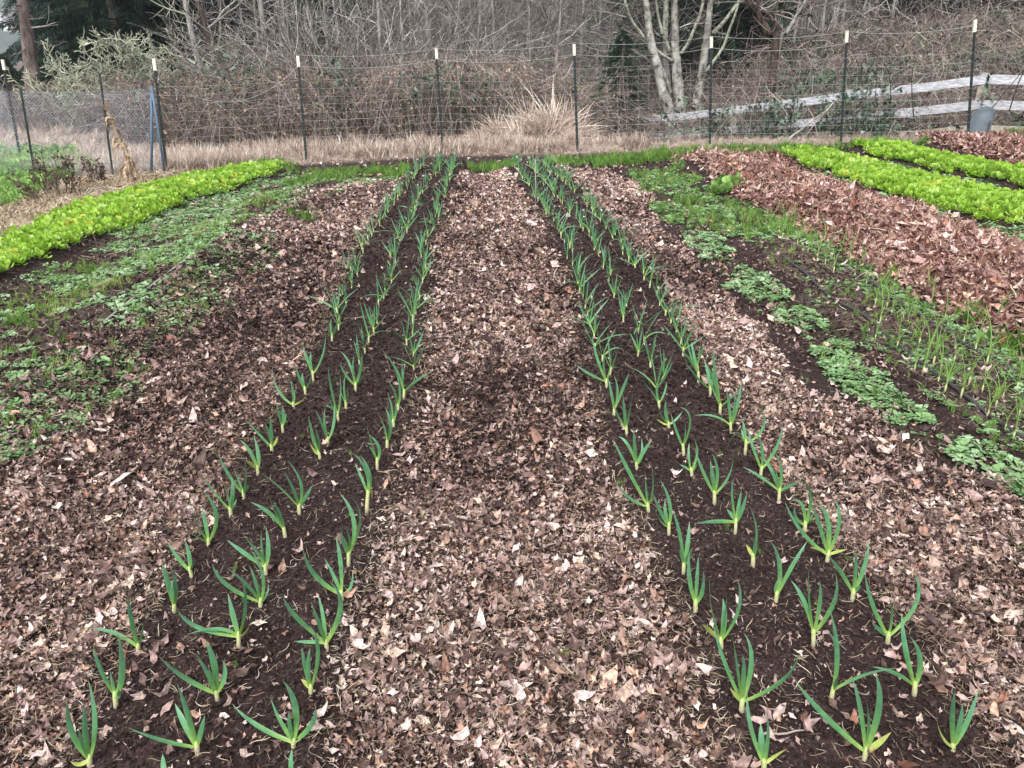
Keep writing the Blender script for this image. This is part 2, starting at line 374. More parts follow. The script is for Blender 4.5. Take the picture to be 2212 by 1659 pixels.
def ground_material():
    m, nt, b = nodes_of('garden_ground'); N = nt.nodes; L = nt.links
    tc = N.new('ShaderNodeTexCoord'); at = N.new('ShaderNodeAttribute'); at.attribute_name = 'tint'
    sp = N.new('ShaderNodeSeparateColor'); L.new(at.outputs['Color'], sp.inputs[0])
    def noise(s, d=4, r=.6):
        n = N.new('ShaderNodeTexNoise'); n.inputs['Scale'].default_value = s; n.inputs['Detail'].default_value = d; n.inputs['Roughness'].default_value = r
        L.new(tc.outputs['Object'], n.inputs['Vector']); return n
    n1 = noise(70, 5, .7); n2 = noise(6, 4); n3 = noise(180, 3, .7)
    soil = ramp(nt, [(.30, (.016, .010, .010)), (.5, (.040, .026, .025)), (.64, (.075, .052, .047)), (.76, (.17, .13, .11))]); L.new(n1.outputs[0], soil.inputs[0])
    litter = ramp(nt, [(.3, (.018, .011, .010)), (.5, (.05, .03, .026)), (.7, (.13, .085, .07))]); L.new(n3.outputs[0], litter.inputs[0])
    green = ramp(nt, [(.3, (.03, .045, .02)), (.5, (.06, .085, .035)), (.7, (.13, .13, .075))]); L.new(n1.outputs[0], green.inputs[0])
    dry = ramp(nt, [(.3, (.17, .125, .10)), (.5, (.31, .245, .205)), (.7, (.46, .39, .33))]); L.new(n1.outputs[0], dry.inputs[0])
    def mix(a, bb, f):
        x = N.new('ShaderNodeMix'); x.data_type = 'RGBA'; L.new(f, x.inputs[0]); L.new(a, x.inputs[6]); L.new(bb, x.inputs[7]); return x.outputs[2]
    c = mix(soil.outputs[0], litter.outputs[0], sp.outputs[2]); c = mix(c, green.outputs[0], sp.outputs[0]); c = mix(c, dry.outputs[0], sp.outputs[1])
    mr = N.new('ShaderNodeMapRange'); mr.inputs[1].default_value = .3; mr.inputs[2].default_value = .7; mr.inputs[3].default_value = .75; mr.inputs[4].default_value = 1.3; L.new(n2.outputs[0], mr.inputs[0])
    v = N.new('ShaderNodeVectorMath'); v.operation = 'SCALE'; L.new(c, v.inputs[0]); L.new(mr.outputs[0], v.inputs['Scale']); L.new(v.outputs[0], b.inputs['Base Color'])
    bp = N.new('ShaderNodeBump'); bp.inputs['Strength'].default_value = 1; bp.inputs['Distance'].default_value = .012; L.new(n1.outputs[0], bp.inputs['Height']); L.new(bp.outputs[0], b.inputs['Normal'])
    b.inputs['Roughness'].default_value = .95; b.inputs['Specular IOR Level'].default_value = .1
    return m
M_ground = ground_material()

# ================================================================== REGIONS (plan of the garden)
P_weedL = PXP([(-220,570),(0,640),(150,560),(300,480),(430,430),(560,385),(640,376),(885,368),(870,392),(760,410),(660,440),(600,480),(590,600),(500,680),(360,750),(290,880),(120,960),(0,1000),(-220,1050)])
P_weedR1 = PXP([(1480,490),(1560,500),(1620,560),(1700,640),(1780,700),(1860,770),(1960,850),(2090,930),(2212,1000),(2500,1180),(2500,1260),(2212,1080),(2080,1020),(1900,905),(1800,830),(1700,740),(1600,650),(1500,560)])
P_weedR2 = PXP([(1640,470),(1800,520),(1900,570),(2010,655),(2120,690),(2240,745),(2600,900),(2600,1060),(2212,850),(2130,790),(2000,690),(1880,610),(1760,550),(1650,500)])
P_weedR3 = PXP([(1740,385),(1900,440),(2050,500),(2212,560),(2600,680),(2600,600),(2212,495),(2000,445),(1850,395),(1740,362)])
P_weedR4 = PXP([(1860,338),(2050,380),(2212,415),(2600,500),(2600,520),(2212,435),(2050,400),(1880,360)])
P_grassR = PXP([(1350,368),(1470,352),(1530,400),(1600,440),(1720,485),(1760,515),(1640,530),(1540,505),(1440,480),(1390,430)])
P_onionz = PXP([(1600,490),(1760,540),(1900,600),(2050,690),(2212,790),(2600,1000),(2600,1220),(2212,1010),(2000,850),(1820,710),(1680,580)])
P_mulchA = PXP([(1475,342),(1560,333),(1650,342),(1740,388),(1850,425),(1950,448),(2080,495),(2212,545),(2600,700),(2600,960),(2212,735),(2130,700),(2000,640),(1900,572),(1760,492),(1600,412)])
P_mulchB = PXP([(1995,303),(2080,292),(2212,297),(2500,312),(2500,420),(2212,356),(2060,324)])
P_greenL = PXP([(-480,735),(-200,622),(0,536),(230,438),(400,390),(540,362),(610,358),(600,376),(400,438),(200,518),(0,598),(-200,700),(-480,860)])
P_greenA = PXP([(1690,332),(1740,328),(1900,364),(2050,396),(2212,432),(2600,515),(2600,590),(2212,494),(2050,458),(1900,414),(1740,362)])
P_greenB = PXP([(1838,313),(1900,312),(2100,350),(2212,374),(2600,440),(2600,490),(2212,408),(2050,378),(1900,342)])
P_fgrass = [PXP(p) for p in ([(430,362),(560,358),(640,366),(890,362),(880,382),(760,394),(620,404),(600,385),(480,372)], [(1000,353),(1112,351),(1112,364),(1005,366)],
    [(1172,347),(1300,345),(1480,326),(1690,318),(1850,314),(1830,324),(1700,338),(1480,346),(1300,364),(1185,366)], [(1850,312),(2000,303),(2010,312),(1880,318)], [(2170,292),(2420,288),(2420,308),(2170,303)])]
P_bushL = PXP([(-200,330),(120,328),(195,345),(205,372),(120,392),(60,440),(-60,470),(-200,480)])
P_strawL = PXP([(-300,520),(-60,470),(100,418),(200,385),(330,372),(400,372),(380,390),(240,430),(120,470),(0,525),(-300,620)])
P_litter = PXP([(905,372),(1140,362),(1330,366),(1400,440),(1500,560),(1600,680),(1720,800),(1900,905),(2080,1030),(2212,1090),(2500,1260),(2900,2300),(-900,2300),(-600,1500),(-300,1100),(0,890),(215,718),(390,590),(560,475),(700,405)])
fenceline = list(zip(FX[1:-1], FY[1:-1]))

def jit(x, y, s, a=.22):
    return x + a * (fbm(x * 2.2, y * 2.2, s) - .5) * 2, y + a * (fbm(x * 2.2, y * 2.2, s + 50) - .5) * 2
def inj(x, y, P, s=3, a=.22):
    X, Y = jit(x, y, s, a); return inpoly(X, Y, P)
def dens_bed(x, y):
    dL = d_bedL(x, y) + .10 * (fbm(x * 5, y * 5, 21) - .5); dR = d_bedR(x, y) + .10 * (fbm(x * 5, y * 5, 22) - .5)
    w = .27 + .05 * S(y, 3, 9) * 0
    k = np.minimum(S(dL, w, w + .16), S(dR, w, w + .15))
    front = (1 - S(y, 1.4, 2.1)) * .15
    return np.clip(.018 + .98 * k + front * (1 - k) * fbm(x * 8, y * 8, 31), 0, 1)
def dens_litter(x, y):
    D = inj(x, y, P_litter, 3).astype(float) * dens_bed(x, y)
    D = D * (1 - .62 * (inj(x, y, P_weedL, 4) & (fbm(x * 2.5, y * 2.5, 77) > .42)))
    wr = inj(x, y, P_weedR1, 5)
    out = (~inj(x, y, P_litter, 3)) & (y < yfence(x) - .1)
    D = D + out * .035 + wr * .10
    for P in (P_mulchA, P_mulchB, P_greenL, P_greenA, P_greenB): D = D * (1 - .9 * inpoly(x, y, P))
    return np.clip(D, 0, 1)
def visible(x, y, m=330):
    P = np.stack([x, y, hgt(x, y)], -1); u, v = project(P)
    return (u > -m) & (u < 2212 + m) & (v < 1659 + 1.4 * m) & (y > .5)

# ================================================================== GROUND SHEET
def axis(segs):
    out = []
    for a, b, s in segs:
        out.append(np.arange(a, b, s))
    return np.unique(np.concatenate(out + [[segs[-1][1]]]))
gx = axis([(-900, -60, 60), (-60, -14, 2.0), (-14, -6, .12), (-6, 7, .03), (7, 16, .09), (16, 60, 2.0), (60, 900, 60)])
gy = axis([(-300, -10, 30), (-10, .4, .8), (.4, 3.5, .02), (3.5, 8, .035), (8, 17, .06), (17, 40, .5), (40, 120, 8), (120, 1500, 60)])
X, Y = np.meshgrid(gx, gy)
Z = hgt(X, Y)
near = (Y > .3) & (Y < 16) & (X > -8) & (X < 12)
clod = (fbm(X * 22, Y * 22, 13, 3) - .5) * .015 + (np.abs(fbm(X * 45, Y * 45, 14, 2) - .5)) * .012
Z = Z + np.where(near, clod, 0)
V = np.stack([X, Y, Z], -1).reshape(-1, 3)
nx, ny = len(gx), len(gy)
ii = (np.arange(ny - 1)[:, None] * nx + np.arange(nx - 1)[None]).ravel()
F = np.stack([ii, ii + 1, ii + nx + 1, ii + nx], -1)
fx, fy = X.ravel(), Y.ravel()
d = fy - yfence(fx)
G = np.zeros(len(fx))
for P in [P_weedL, P_weedR1, P_weedR2, P_weedR3, P_weedR4, P_grassR] + P_fgrass: G = np.maximum(G, inj(fx, fy, P, 4) * np.clip(-.25 + .8 * fbm(fx * 6, fy * 6, 61), 0, .35))
G = np.maximum(G, inpoly(fx, fy, P_bushL) * .8); Z0_ = inj(fx, fy, P_onionz, 6)
G = np.maximum(G, S(fx, 5, 9) * S(d, 1.0, 3) * .5)
Dry = S(d, -.6, .1); Dry = np.maximum(Dry, inj(fx, fy, P_strawL, 6) * .8)
Dry = Dry * (1 - .8 * S(fx, 0, 4) * S(d, .3, 2)); Dry = Dry * (1 - .85 * S(fx, -5.5, -3.5) * S(d, 1.8, 3.6)); Dry = Dry * (1 - .7 * S(fy, 21, 26))
Lt = dens_litter(fx, fy)
Dry = np.maximum(Dry, Z0_ * .14 + inj(fx, fy, P_weedL, 4) * .08)
for P in (P_mulchA, P_mulchB): Lt = np.maximum(Lt, inpoly(fx, fy, P))
Lt = np.maximum(Lt, S(d, 0, 1) * .8)
g = link('ground', arr_mesh('ground', V, [F], np.stack([G, Dry, Lt], -1), True, [M_ground]))
tag(g, 'dark garden soil with raised beds and sunken paths, dry field beyond', 'ground', kind='structure')

# ================================================================== LEAF LITTER
def leaf_template(seed, n=12, rings=2, lob=.35, crump=.16, long=1.0):
    rs = RS(seed)
    a = np.arange(n) * 2 * pi / n + rs.uniform(-.18, .18, n)
    r = rs.uniform(1 - lob, 1.0, n)
    if lob > .3:
        k = rs.randint(3, 6); r *= .68 + .32 * np.cos(a * k + rs.uniform(0, 6))
    if n > 7: r *= np.where(np.arange(n) % 2 == 0, 1.12, rs.uniform(.55, .9, n))
    x = np.cos(a) * r * rs.uniform(.75, 1.1) * long; y = np.sin(a) * r * rs.uniform(.42, .85)
    c1, c2, ph = rs.uniform(-1.1, 1.1), rs.uniform(-.9, .9), rs.uniform(0, pi)
    def zf(x, y):
        u = x * cos(ph) + y * sin(ph); v = -x * sin(ph) + y * cos(ph)
        return c1 * u * u + c2 * v * v + .25 * np.sin(u * 3 + seed) * v
    V = [[0, 0, 0]]; 
    if rings == 2:
        for q in range(n): V.append([x[q] * .5, y[q] * .5, zf(x[q] * .5, y[q] * .5) + rs.normal(0, crump * .45)])
    for q in range(n): V.append([x[q], y[q], zf(x[q], y[q]) + rs.normal(0, crump)])
    T = []; 
    for q in range(n):
        q2 = (q + 1) % n
        T.append([0, 1 + q, 1 + q2])
        if rings == 2: T.append([1 + q, 1 + n + q, 1 + n + q2]); T.append([1 + q, 1 + n + q2, 1 + q2])
    V = np.array(V)
    return V, np.array(T), np.clip(np.hypot(V[:, 0], V[:, 1]), 0, 1)
LT_near = [leaf_template(s, rs_n, 2, lob, .12, lo) for s, rs_n, lob, lo in [(1,10,.25,1.1),(2,12,.45,1),(3,9,.2,1.3),(4,13,.5,1),(5,10,.3,.9),(6,8,.25,1.5),(7,14,.5,1.1),(8,9,.35,1.2),(9,11,.4,1),(10,8,.2,1.6)]]
LT_far = [leaf_template(s + 30, 7, 1, .3, .15, 1 + .3 * (s % 2)) for s in range(8)]

def litter_layer(mb, temps, y0, y1, dens, size, seed, tilt=.45, lift=.02, densf=dens_litter, ext_x=(-9, 9), tb=1.0, ts=0.0):
    rs = RS(seed)
    x0, x1 = ext_x; n = int((x1 - x0) * (y1 - y0) * dens)
    x = rs.uniform(x0, x1, n); y = rs.uniform(y0, y1, n)
    half = 0.72 * (y * .92 + .65) + .4
    m = np.abs(x) < half; x, y = x[m], y[m]
    m = rs.rand(len(x)) < densf(x, y); x, y = x[m], y[m]
    m = visible(x, y); x, y = x[m], y[m]; n = len(x)
    up = np.clip(fbm(x * 9, y * 9, 40) - .35, 0, 1) * 1.2
    z = hgt(x, y) + rs.rand(n) ** 1.3 * lift + up * lift * 1.3 + .004
    R = rotm(rs.uniform(0, 2 * pi, n), rs.normal(0, tilt, n), rs.normal(0, tilt, n))
    s = size * np.exp(np.clip(rs.normal(0, .38, n), -1, .7))
    tone = np.clip(rs.beta(1.15, 1.25, n) * tb + ts + .62 * (fbm(x * 1.5, y * 1.1, 44) - .5) + .45 * (fbm(x * 9, y * 9, 45) - .52) - .09 * S(y, 2.2, 3.2) * (1 - S(y, 6.5, 9)) * (x < 1.4), 0, 1)
    scatter(mb, temps, np.stack([x, y, z], -1), R, s, tone, seed)
    return n
mb = MB()
c = litter_layer(mb, LT_near, .9, 2.6, 11500, .0108, 1, .5, .018, ext_x=(-3, 3))
c += litter_layer(mb, LT_near, .9, 2.6, 1000, .0165, 2, .45, .03, ext_x=(-3, 3), ts=.12)
c += litter_layer(mb, LT_near, 2.6, 4.6, 6800, .0118, 3, .5, .02, ext_x=(-4.5, 4.5))
c += litter_layer(mb, LT_near, 2.6, 5.2, 560, .020, 4, .45, .035, ext_x=(-5, 5), ts=.12)
c += litter_layer(mb, LT_far, 4.6, 8.0, 4600, .0145, 5, .55, .022, ext_x=(-7, 7))
c += litter_layer(mb, LT_far, 8.0, 14.0, 2600, .019, 6, .6, .028)
c += litter_layer(mb, LT_far, 5.2, 12, 130, .028, 7, .5, .04, ts=.12)
print('litter', c)
tag(mb.build('leaf_litter', M_leaf), 'brown and pinkish shredded leaf litter covering the paths between the garlic beds', 'leaf litter', kind='stuff')

def poly_layer(mb, temps, P, dens, size, seed, tilt, lift, tb=1.0, ts=0., jitter=.1, sd=.35):
    rs = RS(seed); x, y = rand_in_poly(np.array(P) , dens, rs); 
    x = x + rs.normal(0, jitter, len(x)); y = y + rs.normal(0, jitter, len(x))
    m = visible(x, y); x, y = x[m], y[m]; n = len(x)
    up = np.clip(fbm(x * 6, y * 6, 40) - .35, 0, 1)
    z = hgt(x, y) + rs.rand(n) * lift + up * lift * 1.5
    R = rotm(rs.uniform(0, 2 * pi, n), rs.normal(0, tilt, n), rs.normal(0, tilt, n))
    tone = np.clip(rs.beta(2, 2, n) * tb + ts + .3 * (fbm(x * 2, y * 2, 46) - .5), 0, 1)
    scatter(mb, temps, np.stack([x, y, z], -1), R, size * np.exp(np.clip(rs.normal(0, sd, n), -1, .6)), tone, seed)
LT_long = [leaf_template(s + 60, 8, 2, .22, .12, 1.7) for s in range(6)]
mb = MB(); poly_layer(mb, LT_long, P_mulchA, 5200, .0195, 11, .5, .05); poly_layer(mb, LT_long, P_mulchA, 260, .033, 12, .6, .07, ts=.1)
tag(mb.build('leaf_mulch', M_mulch), 'reddish brown leaf mulch heaped in a long ridge right of the onions', 'leaf mulch', kind='stuff')
mb = MB(); poly_layer(mb, LT_long, P_mulchB, 2600, .026, 13, .6, .06)
tag(mb.build('leaf_mulch', M_mulch), 'reddish brown leaf mulch heaped at the far right in front of the board fence', 'leaf mulch', kind='stuff')

# straw and root fibres
def fibre_template(seed, k=4, curl=1.0):
    rs = RS(seed); t = np.linspace(-.5, .5, k)
    x = t; y = curl * rs.uniform(-.16, .16) * (t * 2) ** 2 + curl * rs.uniform(-.05, .05) * np.sin(t * 6); z = rs.uniform(-.05, .12) * (t * 2) ** 2
    w = .02 * np.array([.6] + [1] * (k - 2) + [.4])
    V = np.concatenate([np.stack([x, y - w, z], -1), np.stack([x, y + w, z + .01], -1)])
    F = np.array([[i, i + 1, i + 1 + k, i + k] for i in range(k - 1)])
    return V, F, np.concatenate([t + .5, t + .5])
FT = [fibre_template(s, 5) for s in range(8)]
def dens_fibre(x, y):
    base = inj(x, y, P_litter, 3) * .45 + .12
    edge = np.exp(-((d_bedR(x, y) - .42) / .12) ** 2) * (x > np.interp(y, [p[1] for p in ROWS['R2']], [p[0] for p in ROWS['R2']]) * 1.0 - 9) + np.exp(-((d_bedL(x, y) - .38) / .10) ** 2)
    fr = (1 - S(y, 1.6, 2.6)) * .5
    inner = np.minimum(d_bedL(x, y), d_bedR(x, y)) < .27
    return np.clip((base + .6 * edge + fr) * np.where(inner, .18, 1) * (.35 + 1.3 * fbm(x * 5, y * 5, 91)), 0, 1)
mb = MB()
litter_layer(mb, FT, .9, 2.6, 6500, .022, 21, .35, .022, dens_fibre, (-3, 3), 1, .05)
litter_layer(mb, FT, 2.6, 4.8, 3200, .028, 22, .35, .022, dens_fibre, (-5, 5), 1, .05)
litter_layer(mb, FT, 4.8, 8.5, 700, .05, 23, .3, .03, dens_fibre, (-7, 7))
poly_layer(mb, [fibre_template(s, 5, .6) for s in range(5)], P_strawL, 2200, .14, 24, .35, .05, 1, .1)
poly_layer(mb, FT, P_onionz, 1500, .035, 26, .3, .02, 1, 0)
poly_layer(mb, FT, P_weedL, 500, .04, 27, .3, .02, 1, 0)
poly_layer(mb, FT, P_mulchA, 120, .12, 25, .35, .08, 1, .1)
tag(mb.build('straw_bits', M_straw), 'pale straw and root fibres strewn over the soil and leaf litter', 'straw', kind='stuff')

# soil crumbs
def crumb(seed):
    rs = RS(seed); V = np.array([[1,0,0],[-1,0,0],[0,1,0],[0,-1,0],[0,0,1],[0,0,-1]], float) * rs.uniform(.6, 1.1, (6, 1))
    F = np.array([[0,2,4],[2,1,4],[1,3,4],[3,0,4],[2,0,5],[1,2,5],[3,1,5],[0,3,5]]); return V, F, np.full(6, .5)
CT = [crumb(s) for s in range(6)]
def dens_crumb(x, y):
    k = np.minimum(d_bedL(x, y), d_bedR(x, y)); return 1 - .8 * S(k, .3, .5)
mb = MB()
litter_layer(mb, CT, .9, 2.8, 9000, .0034, 31, 1, .004, dens_crumb, (-2.4, 2.6))
litter_layer(mb, CT, .9, 3.2, 300, .0065, 32, 1, .004, dens_crumb, (-2.4, 2.6))
litter_layer(mb, CT, 2.8, 6, 2600, .007, 33, 1, .005, dens_crumb, (-2.4, 2.6))
litter_layer(mb, CT, 6, 12, 500, .013, 34, 1, .006, dens_crumb, (-2.4, 2.6))
for P in (P_weedL, P_weedR1, P_onionz, P_weedR3, P_weedR4): poly_layer(mb, CT, P, 900, .010, 35, 1, .008, 1, 0, .15, .5)
tag(mb.build('soil_crumbs', M_crumb), 'dark crumbly soil of the garlic beds and weedy furrows', 'soil', kind='stuff')

# ================================================================== WEEDS, GRASS, GREENS
def rosette(seed, n=9, leafw=.42, up=.25, stalk=.25):
    rs = RS(seed); V = []; F = []; T = []
    for q in range(n):
        a = 2 * pi * q / n + rs.uniform(-.4, .4); r1 = rs.uniform(.6, 1.0); h = up * rs.uniform(.3, 1.3); w = leafw * rs.uniform(.7, 1.1) * .5
        d = np.array([cos(a), sin(a)]); pr = np.array([-sin(a), cos(a)])
        b = len(V); k0 = stalk
        for s, ww, zz in ((k0, .12, .4), (k0 + .35 * (1 - k0), .9, .8), (k0 + .75 * (1 - k0), 1.0, 1.0), (1.0, .35, .85)):
            c = d * r1 * s
            V += [[*(c - pr * w * ww), h * zz + .05 * ww], [*(c + pr * w * ww), h * zz + .05 * ww]]; T += [s, s]
        for k in range(3): F.append([b + 2 * k, b + 2 * k + 1, b + 2 * k + 3, b + 2 * k + 2])
    return np.array(V), np.array(F), np.array(T)
WT = [rosette(s, 8 + s % 4, .5, .35, .3) for s in range(6)]
def patch_keep(x, y, s, thr, f=3.0): return fbm(x * f, y * f, s) > thr
def weed_layer(mb, temps, P, dens, size, seed, thr=.45, tilt=.2, lift=.015, ts=0., f=3.0, ja=.2, sd=.3):
    rs = RS(seed); PP = np.array(P); c0 = PP.mean(0)
    x, y = rand_in_poly((PP - c0) * 1.06 + c0, dens, rs)
    m = inj(x, y, P, 4, ja) & patch_keep(x, y, seed + 200, thr, f) & visible(x, y); x, y = x[m], y[m]; n = len(x)
    z = hgt(x, y) + rs.rand(n) * lift
    R = rotm(rs.uniform(0, 2 * pi, n), rs.normal(0, tilt, n), rs.normal(0, tilt, n))
    tone = np.clip(rs.beta(2.2, 2, n) + ts + .4 * (fbm(x * 2, y * 2, 47) - .5), 0, 1)
    scatter(mb, temps, np.stack([x, y, z], -1), R, size * np.exp(np.clip(rs.normal(0, sd, n), -1, .6)), tone, seed)
mb = MB()
weed_layer(mb, WT, P_weedL, 640, .029, 41, .43, ts=.12, f=2.6)
tag(mb.build('ground_weeds', M_weed), 'low grey green weeds spreading over the furrow right of the left bed of greens', 'weeds', kind='stuff')
mb = MB()
weed_layer(mb, WT, P_weedR1, 260, .018, 142, .25, ts=.05, f=5)
weed_layer(mb, WT, P_weedR1, 1000, .030, 42, .43, ts=.14, f=3.2, lift=.03)
tag(mb.build('ground_weeds', M_weed), 'mat of pale green weeds between the leafy path and the drip hoses', 'weeds', kind='stuff')
mb = MB()
weed_layer(mb, WT, P_weedR2, 380, .032, 43, .42, ts=0, f=3)
weed_layer(mb, WT, P_onionz, 620, .021, 49, .43, ts=-.02, f=4)
weed_layer(mb, WT, P_grassR, 300, .036, 48, .40, ts=0, f=3)
tag(mb.build('ground_weeds', M_weed), 'green weeds along the left foot of the red leaf mulch ridge', 'weeds', kind='stuff')
mb = MB()
weed_layer(mb, WT, P_weedR3, 420, .045, 44, .34, ts=.2); weed_layer(mb, WT, P_weedR4, 300, .045, 45, .36, ts=.2)
tag(mb.build('ground_weeds', M_weed), 'grey green weeds in the furrows beside the two right beds of greens', 'weeds', kind='stuff')

def tuft(seed, n=14, lean=.5, w=.03, seg=3):
    rs = RS(seed); V = []; F = []; T = []
    for q in range(n):
        a = rs.uniform(0, 2 * pi); l = rs.uniform(.5, 1.0); ln = lean * rs.uniform(.2, 1.3); o = rs.normal(0, .10, 2); b = len(V)
        d = np.array([cos(a), sin(a)]); fa = a + pi / 2 + rs.normal(0, .5); pr = np.array([cos(fa), sin(fa)])
        for k in range(seg + 1):
            t = k / seg; c = o + d * l * ln * t ** 1.8; z = l * t * (1 - .35 * ln * t); ww = w * (1 - t ** 1.5 * .95)
            V += [[*(c - pr * ww), z], [*(c + pr * ww), z]]; T += [t, t]
        for k in range(seg): F.append([b + 2 * k, b + 2 * k + 1, b + 2 * k + 3, b + 2 * k + 2])
    return np.array(V), np.array(F), np.array(T)
GT = [tuft(s, 14, .6, .028) for s in range(5)]
mb = MB()
for P, dn, sz in zip(P_fgrass, (260, 260, 260, 260, 260), (.10, .10, .115, .12, .14)): weed_layer(mb, GT, P, dn, sz, 51, .30, ts=-.02, f=2, ja=.1)
tag(mb.build('grass_strip', M_grass), 'bright green grass growing along the foot of the wire fence', 'grass', kind='stuff')
mb = MB()
weed_layer(mb, GT, P_onionz, 130, .05, 58, .44, ts=.25, f=3)
weed_layer(mb, GT, P_grassR, 300, .062, 52, .40, ts=.1, f=2.4); weed_layer(mb, GT, P_weedR2, 130, .06, 53, .5, ts=.1, f=2.4)
tag(mb.build('grass_patch', M_grass), 'green grass patches between the onions and the red mulch', 'grass', kind='stuff')
mb = MB()
weed_layer(mb, GT, P_weedL, 130, .055, 54, .54, ts=.2, f=1.8)
weed_layer(mb, GT, PXP([(0,700),(60,660),(250,590),(400,530),(540,440),(620,400),(700,380),(640,420),(560,480),(420,560),(260,640),(80,700)]), 160, .06, 55, .42, ts=.25, f=2)
weed_layer(mb, GT, P_weedR1, 60, .05, 57, .54, ts=.1, f=2.2)
weed_layer(mb, GT, P_litter, 7, .035, 56, .5, ts=.1, f=2)
tag(mb.build('grass_patch', M_grass), 'yellowish green grass tufts dotted through the weedy ground beside the garlic beds', 'grass', kind='stuff')

def green_plant(seed, n=11):
    rs = RS(seed); V = []; F = []; T = []
    for q in range(n):
        a = 2.4 * q + rs.uniform(-.3, .3); el = rs.uniform(.5, 1.25) if q > 3 else rs.uniform(.25, .7); l = rs.uniform(.75, 1.1)
        d = np.array([cos(a) * cos(el), sin(a) * cos(el), sin(el)]); pr = np.array([-sin(a), cos(a), 0]); nn = np.cross(pr, d); w = rs.uniform(.17, .25); b = len(V)
        st = [(0, .06, 0), (.4, .12, 0), (.6, .8, .02), (.8, 1.0, .0), (.97, .6, -.05)]
        for s, ww, k in st:
            c = d * l * s + nn * (k - .12 * s * s) - np.array([0, 0, .10 * s ** 3])
            V += [c - pr * w * ww + nn * .07 * ww, c, c + pr * w * ww + nn * .07 * ww]; T += [s, s, s]
        for k in range(4):
            for e in (0, 1): F.append([b + 3 * k + e, b + 3 * k + e + 1, b + 3 * k + e + 4, b + 3 * k + e + 3])
    return np.array(V), np.array(F), np.array(T)
GP = [green_plant(s) for s in range(5)]
for P, lab, dn, sz, sd in ((P_greenL, 'lime green leafy mustard greens filling the long raised bed on the left', 400, .084, 61), (P_greenA, 'lime green leafy greens in the nearer of the two beds on the right', 360, .088, 62), (P_greenB, 'lime green leafy greens in the farther of the two beds on the right', 330, .09, 63)):
    mb = MB(); weed_layer(mb, GP, P, dn, sz, sd, .02, .12, .02, ts=.05, ja=.05, sd=.16)
    tag(mb.build('leafy_greens', M_lime, smooth=False), lab, 'greens', kind='stuff')
mb = MB(); weed_layer(mb, GP, P_bushL, 110, .10, 64, .25, .2, .05, ts=.2, ja=.2, sd=.3); weed_layer(mb, GT, P_bushL, 60, .14, 65, .2, ts=.2)
tag(mb.build('leafy_weeds', M_kale), 'pale green leafy plants growing behind the netting at the left edge', 'weeds', kind='stuff')
# ================================================================== GARLIC
def leaf_ribbon(path, w, view, rs, droop_fold=.35):
    """V-folded tapering leaf along path (K,3); returns V,F,T"""
    K = len(path); t = np.linspace(0, 1, K)
    T = np.gradient(path, axis=0); T = nrm(T)
    side = nrm(np.cross(T, np.broadcast_to(view, T.shape)))
    tw = rs.uniform(-.9, .9) + np.linspace(0, rs.uniform(-1.1, 1.1), K)
    nv = nrm(np.cross(side, T))
    side = side * np.cos(tw)[:, None] + nv * np.sin(tw)[:, None]; nv = nrm(np.cross(side, T))
    prof = w * .5 * np.clip((.62 + .55 * np.sin(np.clip(t * 1.25, 0, 1) * pi * .62)) * (1 - t ** 3.2), .03, 2)
    fold = droop_fold * (1 - .5 * t)
    a = path - side * prof[:, None]; b = path + nv * (prof * fold)[:, None]; c = path + side * prof[:, None]
    V = np.stack([a, b, c], 1).reshape(-1, 3)
    F = np.array([[3 * k + e, 3 * k + e + 1, 3 * k + e + 4, 3 * k + e + 3] for k in range(K - 1) for e in (0, 1)])
    TT = np.stack([np.full(3 * K, rs.rand()), np.repeat(t, 3), np.zeros(3 * K)], -1)
    return V, F, TT
def bez(p0, p1, p2, n=11):
    """quadratic curve passing through p1 at its middle"""
    c = 2 * p1 - .5 * (p0 + p2); t = np.linspace(0, 1, n)[:, None]
    return (1 - t) ** 2 * p0 + 2 * t * (1 - t) * c + t * t * p2
def smooth_on(o):
    o.data.polygons.foreach_set('use_smooth', np.ones(len(o.data.polygons), bool)); return o
def make_stem(root, base, fork, r):
    mb = MB(); top = fork + nrm(fork - base) * .012
    P = np.array([base - np.array([0, 0, .02]), base + (fork - base) * .35, fork, top]); 
    tubes(mb, P[None], np.array([[r * 1.1, r, r * .95, r * .6]]), 8, np.array([.5]))
    return mb.build('stem', M_gstem, root, True)
